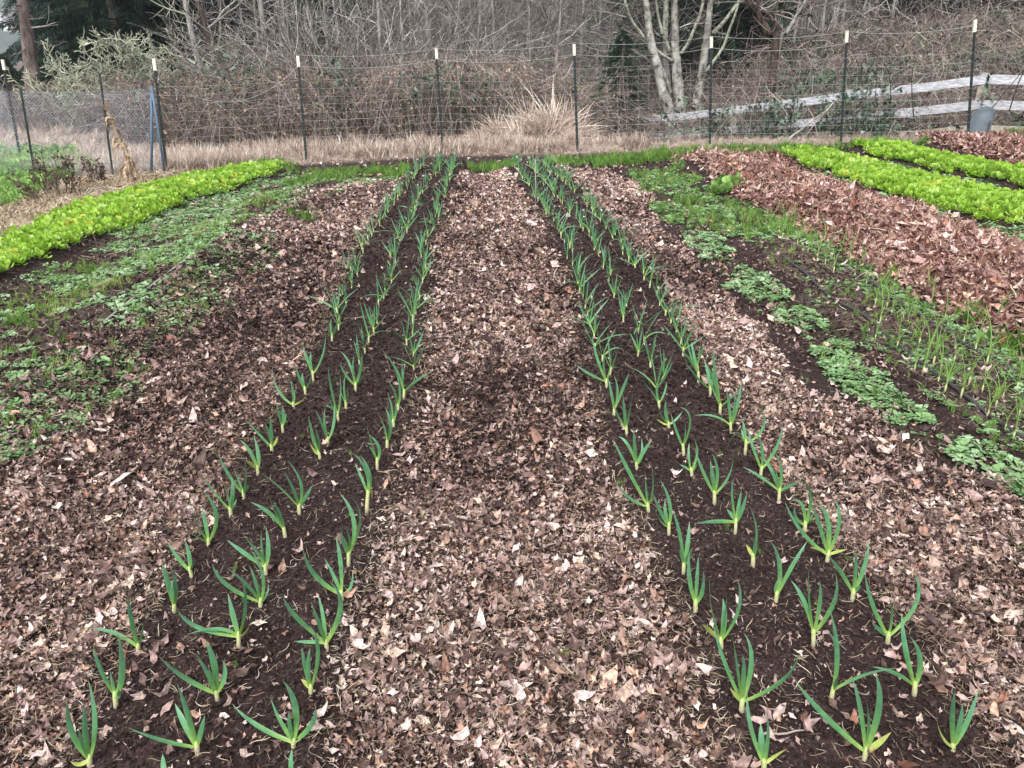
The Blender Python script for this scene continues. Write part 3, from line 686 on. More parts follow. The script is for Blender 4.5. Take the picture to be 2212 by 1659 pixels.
def garlic_from_px(spec, seed, to_disp):
    rs = RS(seed)
    (bx, by), (fx_, fy_), leaves = spec
    B = unp(*to_disp(bx, by)); Yb = B[1]
    fk = pt(*to_disp(fx_, fy_), Yb)
    if fk[2] < B[2] + .012: fk = B + np.array([0, 0, .02])
    root = empty('garlic_plant', B)
    dist = np.linalg.norm(B - CAM); L0 = B.copy()
    make_stem(root, B - L0, fk - L0, .0058 + .0012 * rs.rand())
    view = nrm(CAM - B)
    for q, lf in enumerate(leaves):
        tip = to_disp(*lf[:2]); dep = rs.uniform(-.06, .06)
        if len(lf) >= 4: mid = to_disp(*lf[2:4])
        else:
            f = to_disp(fx_, fy_); dx, dy = tip[0] - f[0], tip[1] - f[1]
            mid = (f[0] + .5 * dx + .06 * abs(dy) * np.sign(dx + .01), f[1] + .5 * dy + .05 * abs(dx))
        p1 = pt(mid[0], mid[1], Yb + dep * .4); p2 = pt(tip[0], tip[1], Yb + dep)
        for p in (p1, p2):
            gz = float(hgt(p[0], p[1])) + .012
            if p[2] < gz: p[:] = CAM + (p - CAM) * ((CAMZ - gz) / (CAMZ - p[2]))
        path = bez(fk - nrm(fk - B) * .006, p1, p2)
        ln = np.linalg.norm(p2 - fk)
        V, F, T = leaf_ribbon(path - L0, .0125 * (.8 + .45 * rs.rand()) * min(1, .45 + ln / .16), view, rs)
        mb = MB(); mb.add(V, F, T); o = mb.build('leaf', M_garlic if len(lf) < 5 else M_garlic_old, root, True)
        if len(lf) >= 5: o['label'] = 'yellowing lower leaf'
    return root
k_ = 1 / 2.572 / 1.15732
def cropf(X0, Y0): return lambda x, y: ((X0 + x / 2.572) / 1.15732, (Y0 + y / 2.572) / 1.15732)
cA, cB, cC, cD, cF = cropf(0, 1350), cropf(0, 800), cropf(850, 800), cropf(1700, 800), cropf(1700, 1350)
Y_ = 1
SPEC = [
 ('L1', cA, (575,1455),(575,1400),[(435,1010,460,1230),(540,1050,548,1230),(505,1185,525,1300),(567,900,610,1170),(448,1418,510,1440,Y_)]),
 ('L1', cA, (745,1075),(740,990),[(600,680,650,840),(757,590,785,850),(710,840,718,900),(765,960,760,1000)]),
 ('L1', cA, (890,715),(888,680),[(570,570,740,600),(820,355,845,520),(865,560),(920,515,912,600)]),
 ('L2', cA, (1272,1380),(1265,1320),[(820,1205,1050,1290),(1140,925,1200,1100),(1125,1050,1180,1170),(1318,1125,1295,1220)]),
 ('L2', cA, (1398,1025),(1390,975),[(1018,745,1180,880),(1315,640,1375,790),(1267,740,1340,870),(1345,830),(1430,770,1445,870)]),
 ('L2', cA, (1535,705),(1535,610),[(1140,445,1270,560),(1200,608,1400,572),(1550,215,1578,420),(1465,340,1500,490),(1605,550,1570,600,Y_)]),
 ('L3', cA, (1885,1330),(1890,1290),[(1490,1050,1650,1190),(1737,1000,1790,1140),(1820,905,1900,1080),(1860,1095),(2030,1075,2000,1190)]),
 ('L3', cA, (1998,1000),(1998,950),[(1940,690,1960,800),(1990,550,2045,720),(1995,690),(1935,895,1970,925,Y_)]),
 ('L3', cA, (2105,710),(2095,650),[(1820,365,1910,500),(1890,652,1980,655),(2120,270,2190,430),(2040,340,2075,480),(2000,400,2060,560)]),
 ('L1', cA, (1120,470),(1120,420),[(1040,140,1080,280),(1100,175,1130,310),(1110,260)]),
 ('L1', cA, (1235,240),(1220,190),[(1080,10,1140,110),(1185,0,1215,90),(1253,125,1240,160)]),
 ('L2', cA, (1675,435),(1675,390),[(1365,150,1460,290),(1460,180,1590,290),(1610,60,1690,230),(1605,165,1650,290),(1725,280,1715,350)]),
 ('L2', cA, (1710,235),(1705,165),[(1460,0,1580,90),(1570,-20,1640,60),(1680,-60,1685,60),(1710,-80,1725,60)]),
 ('L3', cA, (2200,395),(2195,340),[(1945,35,2020,220),(2085,115,2150,240),(2160,-20,2190,150),(2266,190,2255,300)]),
 ('L2', cA, (1060,1560),(1060,1520),[(1045,1375,1050,1450),(1000,1480)]),
 ('L3', cA, (1880,1600),(1880,1540),[(1878,1345,1870,1440),(1930,1490)]),
 ('L1', cB, (1340,1460),(1340,1420),[(1205,1130,1260,1290),(1290,1085,1390,1250),(1295,1200,1320,1300),(1200,1335,1260,1390)]),
 ('L1', cB, (1568,1150),(1565,1110),[(1400,855,1480,1010),(1560,860,1580,980),(1505,950,1540,1050),(1600,1060)]),
 ('L1', cB, (1485,1265),(1480,1215),[(1300,990,1380,1110),(1420,1010,1465,1130),(1490,1010,1495,1120),(1520,1150,1505,1190)]),
 ('L1', cB, (1750,855),(1745,810),[(1580,640,1670,740),(1700,660,1735,740),(1735,610,1745,720),(1785,745,1775,780,Y_)]),
 ('L1', cB, (1660,995),(1655,950),[(1545,770,1610,850),(1630,740,1660,860),(1580,905,1620,930,Y_)]),
 ('L1', cB, (1820,725),(1815,680),[(1775,520,1795,610),(1815,550),(1840,600)]),
 ('L1', cB, (1890,570),(1885,540),[(1755,355,1800,470),(1865,380,1885,470),(1975,475,1940,520,Y_),(1890,450)]),
 ('L1', cB, (1965,480),(1960,440),[(1900,290,1925,370),(1945,340),(2000,330,1990,400)]),
 ('L1', cB, (2015,400),(2010,340),[(1945,160,1975,250),(2000,200),(2095,90,2070,240)]),
 ('L1', cB, (2135,140),(2135,100),[(2080,0,2110,60),(2130,-10),(2170,10)]),
 ('L2', cB, (2110,825),(2108,765),[(2030,580,2075,680),(2090,570),(2148,540,2145,670)]),
 ('L2', cB, (2060,900),(2050,850),[(1985,615,2005,720),(2000,660),(2030,700,2050,780),(1990,790,2030,850,Y_)]),
 ('L2', cB, (1925,1255),(1922,1195),[(1640,965,1780,1060),(1845,900,1935,1050),(1825,975,1890,1100),(2007,1065,1965,1140)]),
 ('L2', cB, (1835,1400),(1825,1340),[(1608,1170,1730,1240),(1715,1090,1760,1210),(1750,1160,1800,1250)]),
 ('L2', cB, (2175,650),(2170,600),[(2110,300,2130,440),(2110,480),(2090,550,2140,570),(2185,350,2190,480)]),
 ('L2', cC, (100,460),(100,415),[(0,200,60,280),(0,270,35,350),(160,350,130,385),(90,225),(140,210)]),
 ('L3', cC, (410,510),(412,460),[(262,180,360,320),(400,235,400,350),(585,332,480,400)]),
 ('L3', cC, (375,585),(372,550),[(305,390,350,460),(355,330,385,450)]),
 ('L3', cC, (345,690),(342,650),[(305,465,330,550),(300,540,325,600),(355,520,360,590)]),
 ('L3', cC, (303,825),(303,780),[(245,605,285,690),(290,560,325,680),(310,620)]),
 ('L3', cC, (240,965),(238,900),[(170,680,200,780),(190,740,250,820),(185,810,215,850)]),
 ('L3', cC, (170,1250),(180,1110),[(80,855,170,970),(95,920,140,1020),(130,870,190,990),(205,1150,200,1100,Y_)]),
 ('L2', cC, (38,575),(38,530),[(0,430,15,490),(35,350),(50,430)]),
 ('L3', cC, (55,1589),(55,1500),[(0,1115,90,1300),(60,1130,130,1280),(15,1310,60,1400),(0,1360,30,1440)]),
 ('R1', cC, (1845,740),(1840,690),[(1740,470,1780,600),(1820,490,1830,600),(1885,455,1865,580)]),
 ('R1', cC, (1760,620),(1765,570),[(1760,350,1785,460),(1860,340,1820,440),(1720,360,1745,470)]),
 ('R1', cC, (1715,440),(1712,390),[(1520,290,1610,350),(1620,100,1655,250),(1700,220),(1740,150)]),
 ('R1', cC, (1985,1235),(1980,1190),[(1755,760,1850,960),(2000,905,2012,1080),(1775,1050,1870,1150),(1960,970,1970,1100)]),
 ('R1', cC, (1910,960),(1905,920),[(1790,750,1850,800),(2010,765,1950,850),(1890,700,1895,820),(1938,760,1940,870)]),
 ('R1', cC, (2115,1385),(2115,1320),[(2010,1110,2060,1230),(2060,1030,2120,1180),(2015,1190,2060,1290),(2090,1160)]),
 ('R2', cC, (2115,705),(2112,665),[(2035,635,2080,665,Y_),(2040,540,2065,610),(2095,520),(2200,590,2160,640)]),
 ('R2', cC, (2055,570),(2050,530),[(1935,375,2010,470),(2040,400),(2100,400,2085,470)]),
 ('R2', cD, (25,875),(20,810),[(0,560,65,640),(30,640),(-60,600,-20,720)]),
 ('R2', cD, (78,1000),(72,965),[(60,730,110,830),(0,930,30,945),(60,790),(110,920,95,950)]),
 ('R3', cD, (120,405),(118,340),[(-10,180,60,250),(75,140,90,230),(45,100)]),
 ('R3', cD, (195,490),(195,435),[(30,260,110,370),(155,250,180,340),(215,300)]),
 ('R3', cD, (257,605),(260,550),[(150,340,205,430),(160,265,220,400),(405,430,330,500),(215,180,225,330)]),
 ('R3', cD, (328,725),(325,670),[(90,615,220,618),(295,440,315,540),(395,395,370,540),(350,480)]),
 ('R3', cD, (418,870),(425,785),[(290,880,345,745),(515,540,535,690),(400,640,415,710),(395,700,405,740)]),
 ('R3', cD, (518,1005),(525,950),[(435,690,470,820),(505,740,530,850),(660,665,620,820)]),
 ('R3', cD, (635,1180),(640,1090),[(405,945,520,1010),(530,885,590,970),(605,840,650,960),(780,1030,700,1070),(605,940,630,1030)]),
 ('R2', cD, (222,1190),(222,1110),[(95,830,150,980),(205,860,240,970),(195,900,210,1010),(345,870,310,1010)]),
 ('R2', cD, (355,1380),(360,1290),[(95,1310,230,1295),(348,1015,335,1120),(395,1095,380,1180),(430,1115,395,1230),(300,1215,330,1250)]),
 ('R3', cD, (805,1370),(805,1310),[(740,1190,745,1270),(780,1020,840,1130),(860,1240),(700,1170,780,1180)]),
 ('R3', cD, (945,1560),(955,1500),[(675,1170,790,1370),(850,1180,900,1330),(960,1230),(985,1150,1025,1290),(880,1200,945,1270),(835,1464,900,1475,Y_),(1080,1474,1010,1490,Y_)]),
 ('R2', cF, (470,175),(470,100),[(445,-220,492,-60),(425,30,450,70,Y_),(485,-20)]),
 ('R2', cF, (615,405),(622,350),[(578,0,640,160),(820,5,720,170),(625,260,618,310)]),
 ('R1', cF, (100,460),(100,400),[(60,80,60,240),(118,105,110,240),(150,200,145,320),(120,290,150,340)]),
 ('R1', cF, (22,215),(25,150),[(0,50,10,100),(75,50,55,110),(-50,-200,0,-30),(60,-120,50,20)]),
 ('R1', cF, (265,700),(262,640),[(190,255,205,450),(370,250,375,450),(300,335,290,480),(275,375),(145,540,190,580,Y_)]),
 ('R2', cF, (858,685),(858,590),[(715,262,800,400),(848,145,825,300),(895,260,900,400),(998,215,990,400)]),
 ('R3', cF, (1108,390),(1115,330),[(950,100,1030,200),(1125,60,1130,170),(1215,0,1185,170),(1165,290)]),
 ('R3', cF, (1335,665),(1340,610),[(1190,215,1240,420),(1300,280,1360,430),(1500,200,1520,400),(1235,535,1280,575)]),
 ('R1', cF, (395,1105),(400,1030),[(215,545,285,780),(335,620,365,790),(412,600,460,780),(402,735,410,850),(768,715,660,900),(320,950,360,1000,Y_)]),
 ('R2', cF, (970,1040),(985,955),[(965,450,1010,720),(950,590,1005,720),(1405,825,1190,865),(1015,875)]),
 ('R3', cF, (1508,995),(1510,930),[(1425,470,1450,700),(1480,620,1545,770),(1240,815,1390,860)]),
 ('R3', cF, (1755,1350),(1755,1320),[(1770,965,1752,1130),(1815,1050,1800,1180),(1922,950,1850,1160),(1650,1155,1690,1270,Y_)]),
 ('R2', cF, (1183,1420),(1195,1350),[(740,900,930,1130),(1105,885,1160,1090),(1248,845,1280,1070),(1195,1020),(1358,1235,1270,1310,Y_)]),
 ('R1', cF, (540,1480),(540,1430),[(432,985,455,1200),(520,1180,525,1300),(558,1095,565,1260),(690,1340,610,1390,Y_)]),
]
plants = {r: [] for r in ROWS}
for i, (row, cf, b_, f_, lv) in enumerate(SPEC):
    plants[row].append(garlic_from_px((b_, f_, lv), 100 + i, cf))

# prototypes for the rest of the rows
def garlic_proto(seed):
    rs = RS(seed); root = empty('garlic_plant', (0, 0, 0)); h = rs.uniform(.03, .05)
    fk = np.array([rs.normal(0, .004), rs.normal(0, .004), h]); make_stem(root, np.zeros(3), fk, .006)
    n = rs.randint(4, 6); a0 = rs.uniform(0, pi)
    for q in range(n):
        a = a0 + (q % 2) * pi + rs.normal(0, .35); reach = [.11, .09, .06, .035, .015][min(q, 4)] * rs.uniform(.6, 1.5); zz = [.11, .16, .185, .20, .15][min(q, 4)] * rs.uniform(.75, 1.15)
        d = np.array([cos(a), sin(a), 0])
        p1 = fk + d * reach * .55 + np.array([0, 0, zz * .46]); p2 = fk + d * reach * rs.uniform(.9, 1.5) + np.array([0, 0, zz])
        if q == 0 and rs.rand() < .4: p2 = fk + d * reach * 1.7 + np.array([0, 0, zz * .35]); p1 = fk + d * reach * .8 + np.array([0, 0, zz * .42])
        V, F, T = leaf_ribbon(bez(fk - [0, 0, .006], p1, p2, 8), .0115 * rs.uniform(.8, 1.15), np.array([rs.normal(0, .5), -1, .5]), rs)
        mb = MB(); mb.add(V, F, T); mb.build('leaf', M_garlic, root, True)
    return root
protos = [garlic_proto(500 + s) for s in range(9)]
proto_used = [False] * len(protos)
kids = [[c for c in bpy.data.objects if c.parent == p] for p in protos]
def put(pi_, loc, rz, s):
    p = protos[pi_]
    if not proto_used[pi_]: proto_used[pi_] = True; r = p; ch = None
    else:
        r = p.copy(); COL.objects.link(r)
        for c in kids[pi_]:
            d = c.copy(); COL.objects.link(d); d.parent = r
    r.location = tuple(float(v) for v in loc); r.rotation_euler = (0, 0, rz); r.scale = (s, s, s)
    return r
# where the hand-shaped plants stop, walk on along each row
rest = []
rs = RS(77)
for row, P in ROWS.items():
    P = np.array(P); seg = np.hypot(*np.diff(P, axis=0).T); cum = np.concatenate([[0], np.cumsum(seg)])
    ylast = max(r.location[1] for r in plants[row])
    slast = np.interp(ylast, P[:, 1], cum)
    s = slast + .17
    while s < cum[-1]:
        if rs.rand() > .04:
            x = np.interp(s, cum, P[:, 0]) + rs.normal(0, .018); y = np.interp(s, cum, P[:, 1])
            rest.append((y, x, row))
        s += .172 * rs.uniform(.8, 1.2)
rest.sort()
n_ind = 300 - len(SPEC)
far_pl = rest[n_ind:]
for y, x, row in rest[:n_ind]:
    sc = rs.uniform(.72, 1.02)
    if row[0] == 'L' : sc *= rs.choice([.65, .95, 1, 1], p=[.12, .3, .3, .28])
    plants[row].append(put(rs.randint(len(protos)), (x, y, hgt(x, y)), rs.uniform(0, 2 * pi), sc))
print('garlic', len(SPEC), 'rest', len(rest), 'stuff', len(far_pl))
# the farthest plants in one mesh
def proto_mesh(i):
    VV, FF, TT, n = [], [], [], 0
    for c in kids[i]:
        me = c.data; v = np.empty(len(me.vertices) * 3, np.float32); me.vertices.foreach_get('co', v); v = v.reshape(-1, 3)
        t = np.empty(len(v) * 4, np.float32); me.attributes['tint'].data.foreach_get('color', t); t = t.reshape(-1, 4)[:, 1]
        if c.name.startswith('stem'): t = np.zeros(len(v))
        f = [list(p.vertices) for p in me.polygons if len(p.vertices) == 4]
        VV.append(v); TT.append(t); FF.append(np.array(f) + n); n += len(v)
    return np.concatenate(VV), np.concatenate(FF), np.concatenate(TT)
if far_pl:
    tm = [proto_mesh(i) for i in range(len(protos))]
    X_ = np.array([p[1] for p in far_pl]); Yy = np.array([p[0] for p in far_pl]); mb = MB(); n = len(X_)
    scatter(mb, tm, np.stack([X_, Yy, hgt(X_, Yy)], -1), rotm(rs.uniform(0, 6.28, n), np.zeros(n), np.zeros(n)), rs.uniform(.85, 1.1, n), rs.rand(n), 5)
    tag(mb.build('garlic_plants', M_garlic, smooth=True), 'dense blue green garlic plants at the far ends of the rows near the wire fence', 'garlic', 'garlic plants in rows', 'stuff')
ORD = ['', 'second ', 'third ', 'fourth ', 'fifth ', 'sixth ', 'seventh ', 'eighth ', 'ninth ', 'tenth ', 'eleventh ', 'twelfth ', 'thirteenth ', 'fourteenth ', 'fifteenth ', 'sixteenth ', 'seventeenth ', 'eighteenth ', 'nineteenth ', 'twentieth ']
RN = {'L1': "left bed's outer row", 'L2': "left bed's middle row", 'L3': "left bed's inner row", 'R1': "right bed's inner row", 'R2': "right bed's middle row", 'R3': "right bed's outer row"}
for row, pl in plants.items():
    pl.sort(key=lambda o: o.location[1])
    for i, o in enumerate(pl):
        if i < 20: lab = '%s garlic plant from the front in the %s' % ('first' if i == 0 else ORD[i].strip(), RN[row])
        else: lab = 'small crowded garlic plant in the farther half of the %s' % RN[row]
        tag(o, lab, 'garlic plant', 'garlic plants in rows')

# ================================================================== ONIONS, HOSES, CLUMPS
OPX = [(1745,545),(1700,520),(1682,507),(1660,500),(1722,530),(1765,560),(1790,548),(1800,590),(1870,620),(1905,640),(1925,680),(1960,700),(1890,735),(1937,752),(1975,800),(1992,812),(2040,850),(2060,782),(2092,832),(2132,902),(2187,952),(2150,700),(2105,762),(2010,662),(2165,862),(1835,562),(1780,522),(1735,502),(1692,482),(2002,772),(1712,498),(1756,526),(1815,548),(2200,900),(2120,850),(1730,515),(1748,520),(1705,505),(1690,515),(1770,540),(1782,572),(1845,600),(1890,660),(1915,665),(1950,690),(1985,745),(2015,790),(2025,830),(2000,640),(2040,690),(2080,745),(2130,790),(2150,880),(2170,930),(1900,700),(1935,640),(1860,580),(2195,845),(2075,860)]
def make_onion(seed):
    rs = RS(seed); root = empty('onion_seedling', (0, 0, 0))
    mb = MB(); tubes(mb, np.array([[[0, 0, -.01], [0, 0, .02], [0, 0, .045]]]), np.array([[.004, .0035, .003]]), 6, np.array([.5])); mb.build('stem', M_gstem, root, True)
    for q in range(rs.randint(2, 5)):
        a = rs.uniform(0, 2 * pi); d = np.array([cos(a), sin(a), 0]); r = rs.uniform(.02, .07); z = rs.uniform(.10, .20)
        p = bez(np.array([0, 0, .035]), d * r * .35 + [0, 0, .035 + z * .5], d * r * rs.uniform(1, 1.6) + [0, 0, .035 + z * rs.uniform(.8, 1)], 8)
        mb = MB(); tubes(mb, p[None], np.linspace(.0032, .0009, 8)[None], 5, np.array([rs.rand()])); mb.build('leaf', M_onion, root, True)
    return root
op = [make_onion(s) for s in range(5)]; ok_ = [[c for c in bpy.data.objects if c.parent == p] for p in op]
opos = sorted([tuple(unp(*p)) for p in OPX], key=lambda p: p[1])
rs = RS(9)
for i, P in enumerate(opos):
    j = i % 5
    if i < 5: r = op[j]
    else:
        r = op[j].copy(); COL.objects.link(r)
        for c in ok_[j]: d = c.copy(); COL.objects.link(d); d.parent = r
    r.location = tuple(float(c) for c in P); r.rotation_euler = (0, 0, rs.uniform(0, 6.28)); s = rs.uniform(.85, 1.5); r.scale = (s, s, s)
    nm = '%s nearest thin onion seedling beside the drip hoses in the right bed' % ORD[i].strip() if 0 < i < 20 else ('nearest thin onion seedling beside the drip hoses in the right bed' if i == 0 else 'thin pale green onion seedling at the far end of the drip hoses')
    tag(r, nm, 'onion', 'onion seedlings along the drip hoses')
def ground_line(name, px, r, m, lab, cat, off=.006, sag=0.01, n=60, seed=0):
    P = np.array([unp(*p)[:2] for p in px]); Q = spline(P, n)
    z = hgt(Q[:, 0], Q[:, 1]) + off + sag * (fbm(Q[:, 0] * 2.5 + seed, Q[:, 1] * 2.5, 8) - .4)
    P3 = np.column_stack([Q, z]); o = P3.mean(0); mb = MB(); tubes(mb, (P3 - o)[None], np.full((1, n), r), 8, np.array([.5]))
    ob = mb.build(name, m, None, True); ob.location = tuple(float(c) for c in o); return tag(ob, lab, cat)
ground_line('drip_hose', [(1690,558),(1712,575),(1745,600),(1775,632),(1820,662),(1870,690),(1925,738),(1990,790),(2070,850),(2140,905),(2215,958),(2350,1055)], .0095, M_hose, 'thin dark drip hose nearer the leafy path, running through the onion bed', 'hose', .016)
ground_line('drip_hose', [(1770,548),(1840,590),(1900,627),(1960,667),(2035,718),(2110,765),(2180,800),(2320,880)], .0085, M_hose, 'thin dark drip hose nearer the red mulch, running through the onion bed', 'hose', .016)
ground_line('drip_line', [(-80,960),(0,880),(60,828),(112,781),(160,745),(215,708),(280,655),(335,614),(390,570),(440,538),(490,505)], .0075, M_drip, 'faded grey drip line half buried in weeds on the left mound', 'hose', .006, .02)
def stake(px, top, r, lab):
    B = unp(*px); T = pt(top[0], top[1], B[1]); mb = MB(); tube(mb, [[0, 0, -.05], (T - B) * .5 + [.002, 0, 0], T - B], [r, r, r * .7], 6)
    o = mb.build('thin_stake', M_stake, None, True); o.location = tuple(float(c) for c in B); tag(o, lab, 'stake')
stake((1157,447), (1156,343), .006, 'thin grey stake standing in the inner row of the right garlic bed')
stake((896,372), (892,322), .006, 'thin grey stake at the far end of the left garlic bed')
def stick(px1, px2, r, lab, m=None, h=.012, name='stick'):
    A = unp(*px1); B = unp(*px2); A[2] += h; B[2] += h; n = 6; rs = RS(int(px1[0])); P = np.linspace(A, B, n) + rs.normal(0, r * .6, (n, 3)); o = P.mean(0)
    mb = MB(); tube(mb, P - o, np.linspace(r, r * .6, n), 6); ob = mb.build(name, m or M_stake, None, True); ob.location = tuple(float(c) for c in o); tag(ob, lab, 'stick')
stick((100,1035), (182,1036), .004, 'pale curved stick lying on leaf litter at the left')
stick((1066,1556), (1084,1515), .003, 'short pale stem lying on the leafy path at the bottom centre')
stick((1640,1597), (1735,1588), .0035, 'pale twig lying across the leafy path near the bottom of the right bed')
def clump(name, px, temps, size, n, m, lab, cat, spread=.1, seed=3, tilt=.4, sz=None, stemmed=True):
    B = unp(*px); rs = RS(seed); mb = MB(); a = rs.uniform(0, 6.28, n); rr = spread * np.sqrt(rs.rand(n))
    pos = np.stack([np.cos(a) * rr, np.sin(a) * rr, rs.rand(n) * .02], -1); pos[:, 2] += hgt(B[0] + pos[:, 0], B[1] + pos[:, 1]) - B[2]
    scatter(mb, temps, pos, rotm(rs.uniform(0, 6.28, n), rs.normal(0, tilt, n), rs.normal(0, tilt, n)), size * rs.uniform(.7, 1.2, n), rs.rand(n), seed)
    o = mb.build(name, m); o.location = tuple(float(c) for c in B); return tag(o, lab, cat)
clump('leafy_clump', (1566,415), GP, .17, 14, M_kale, 'bright green leafy clump growing at the edge of the red leaf mulch', 'plant', .13)
for i, (px, s, n, lab) in enumerate([((655,478), .17, 12, 'dark green grass clump growing alone in the leaf litter behind the left garlic bed'), ((1478,440), .13, 14, 'rounded green grass clump left of the bright leafy clump'), ((1385,585), .05, 5, None),
      ((1940,605), .12, 12, 'round bushy grass clump at the lower edge of the red mulch'), ((2085,690), .13, 14, 'grass clump between the red mulch and the farther drip hose'), ((2195,745), .16, 12, 'large grass clump at the right edge beyond the drip hoses'),
      ((2060,800), .07, 8, None), ((1930,445), .1, 8, None), ((45,700), .09, 16, 'yellow green grass clump at the left edge below the bed of greens'), ((1695,505), .14, 12, 'tall grass clump at the far end of the drip hoses'), ((190,588), .09, 12, 'small grass clump just right of the left bed of greens')]):
    if lab: clump('grass_clump', px, GT, s, n, M_grass, lab, 'grass clump', s * .8, 70 + i)
# ================================================================== WIRE FENCE
rs = RS(301)
fence = empty('wire_fence', (0, 13, .1)); tag(fence, 'tall wire garden fence on dark metal posts with cream tips', 'fence')
def tpost_bm(B, T, cap=True, r=.019):
    B = np.asarray(B, float); T = np.asarray(T, float); L = np.linalg.norm(T - B); mb = MB(); ax = (T - B) / L
    U = nrm(np.cross(ax, [0, 1, 0.])); W = np.cross(U, ax)
    def bar(w, d, z0, z1, ou=0., ow=0.):
        V = [B + ax * z + U * (ou + i * w) + W * (ow + j * d) for z in (z0, z1) for j in (-1, 1) for i in (-1, 1)]
        mb.add(np.array(V), np.array([[0,2,3,1],[4,5,7,6],[0,1,5,4],[2,6,7,3],[0,4,6,2],[1,3,7,5]]), .5)
    bar(r, .003, -.25, L); bar(.003, r * .8, -.25, L - .001, 0, r * .8 + .003)
    z = .15
    while z < L - .16: bar(.0045, .006, z, z + .02, 0, -.0092); z += .055
    o = mb.build('post', M_post, None)
    if cap:
        m2 = MB(); B2 = T - ax * .15
        V = [B2 + ax * z + U * i * (r + .003) + W * (.008 + j * .014) for z in (0, .16) for j in (-1, 1) for i in (-1, 1)]
        m2.add(np.array(V), np.array([[0,2,3,1],[4,5,7,6],[0,1,5,4],[2,6,7,3],[0,4,6,2],[1,3,7,5]]), .5)
        c = m2.build('cream_tip', M_cap, o)
    return o
TOPPX = [(5,130),(332,128),(643,122),(942,105),(1240,97),(1537,80),(1830,68),(2107,44)]
posts = []
for (u, v), (tu, tv), dd in zip(POSTPX, TOPPX, [13.7] + fence_d[1:]):
    B = pt(u, v, dd); B[2] = float(hgt(B[0], B[1])); T = pt(tu, tv, dd + .02)
    posts.append((B, T))
f0 = np.array(fence.location)
for k, (B, T) in enumerate(posts):
    if k == 0: continue
    o = tpost_bm(B - f0, T - f0); o.parent = fence
def on_post(k, h): B, T = posts[k]; return B + (T - B) * (h / np.linalg.norm(T - B)) + np.array([0, -.012, 0])
hs_ = [.08, .17, .27, .38, .50, .62, .74, .86, .98, 1.10, 1.22]
mb = MB()
for k in range(1, 7):
    for h in hs_:
        A, C = on_post(k, h), on_post(k + 1, h); n = 9; t = np.linspace(0, 1, n)[:, None]; P = A * (1 - t) + C * t
        P[:, 2] -= rs.uniform(.005, .03) * 4 * (t * (1 - t))[:, 0]; P += rs.normal(0, .003, P.shape); tube(mb, P - f0, .0017, 3, rs.rand(), False)
    A, C = on_post(k, .04), on_post(k + 1, .04); A2, C2 = on_post(k, 1.22), on_post(k + 1, 1.22); m = int(np.linalg.norm(C - A) / .16)
    for q in range(1, m):
        t = q / m; lo = A * (1 - t) + C * t; hi = A2 * (1 - t) + C2 * t; tube(mb, [lo - f0, (lo + hi) / 2 - f0 + rs.normal(0, .004, 3), hi - f0], .0011, 3, rs.rand(), False)
mb.build('woven_wire', M_wire, fence)
for k in range(1, 7):
    for h, sag in ((1.42, .07), (1.58, .06)):
        if k == 1 and h < 1.5: sag = .42
        if k == 1 and h > 1.5: continue
        if k == 6 and h < 1.5: continue
        A, C = on_post(k, h), on_post(k + 1, h)
        if k == 1: A = on_post(k, 1.35)
        t = np.linspace(0, 1, 14)[:, None]; P = A * (1 - t) + C * t; P[:, 2] -= sag * 4 * (t * (1 - t))[:, 0]
        mb = MB(); tube(mb, P - f0, .0024, 4, .9, False); mb.build('top_wire', M_wire, fence)

# ------------------------------------------------------------------ netting enclosure at the left
net = empty('netting_fence', (-7.5, 12, 0)); tag(net, 'blue grey netting fence on thin dark posts enclosing the field corner at the left', 'fence'); n0 = np.array(net.location)
np_ = []
for (u, v), (tu, tv), dd in (((-90,352),(-120,192),11.4), ((71,362),(44,190),11.55), ((243,376),(215,157),11.65), ((352,378),(325,182),11.75)):
    B = pt(u, v, dd); B[2] = float(hgt(B[0], B[1])); T = pt(tu, tv, dd); np_.append((B, T))
for i, (B, T) in enumerate(np_[:3]): o = tpost_bm(B - n0, T - n0, False, .015); o.parent = net
def netpanel(mb, B0, B1, T0, T1, cell=.045, r=.0012):
    Lh = np.linalg.norm(B1 - B0); H = np.linalg.norm(T0 - B0); n = int((Lh + H) / cell)
    P = []
    for q in range(n):
        for sgn in (0, 1):
            s = (q + .5) * cell; a = (max(0, s - H), min(s, H)); b = (min(s, Lh), max(0, s - Lh))
            pts = []
            for tt in np.linspace(0, 1, 4):
                x = a[0] + (b[0] - a[0]) * tt; z = a[1] + (b[1] - a[1]) * tt; fx_ = x / Lh; fx2 = 1 - fx_ if sgn else fx_
                lo = B0 * (1 - fx2) + B1 * fx2; hi = T0 * (1 - fx2) + T1 * fx2; p = lo * (1 - z / H) + hi * (z / H)
                p = p + np.array([0, .03 * sin(x * 5) * cos(z * 4), -.02 * sin(pi * fx2)]); pts.append(p)
            P.append(pts)
    P = np.array(P); tubes(mb, P - n0, np.full(P.shape[:2], r), 3, RS(4).rand(len(P)), False)
mb = MB()
ntop = [.0, .03, .24, .03]
for i in range(3): netpanel(mb, np_[i][0], np_[i + 1][0], np_[i][1] - [0, 0, ntop[i]], np_[i + 1][1] - [0, 0, ntop[i + 1]])
mb.build('netting', M_net, net); mb = MB()
bk0 = posts[0][0]; bk1 = pt(470, 330, 15.5); bk1[2] = float(hgt(bk1[0], bk1[1]))
netpanel(mb, pt(-120, 330, 13.6) * [1, 1, 0], bk0, pt(-120, 330, 13.6) * [1, 1, 0] + [0, 0, 1.25], bk0 + [0, 0, 1.25], .05)
mb.build('netting', M_net, net)
o = tpost_bm(posts[0][0] - n0, posts[0][1] - n0); o.parent = net
mb = MB()
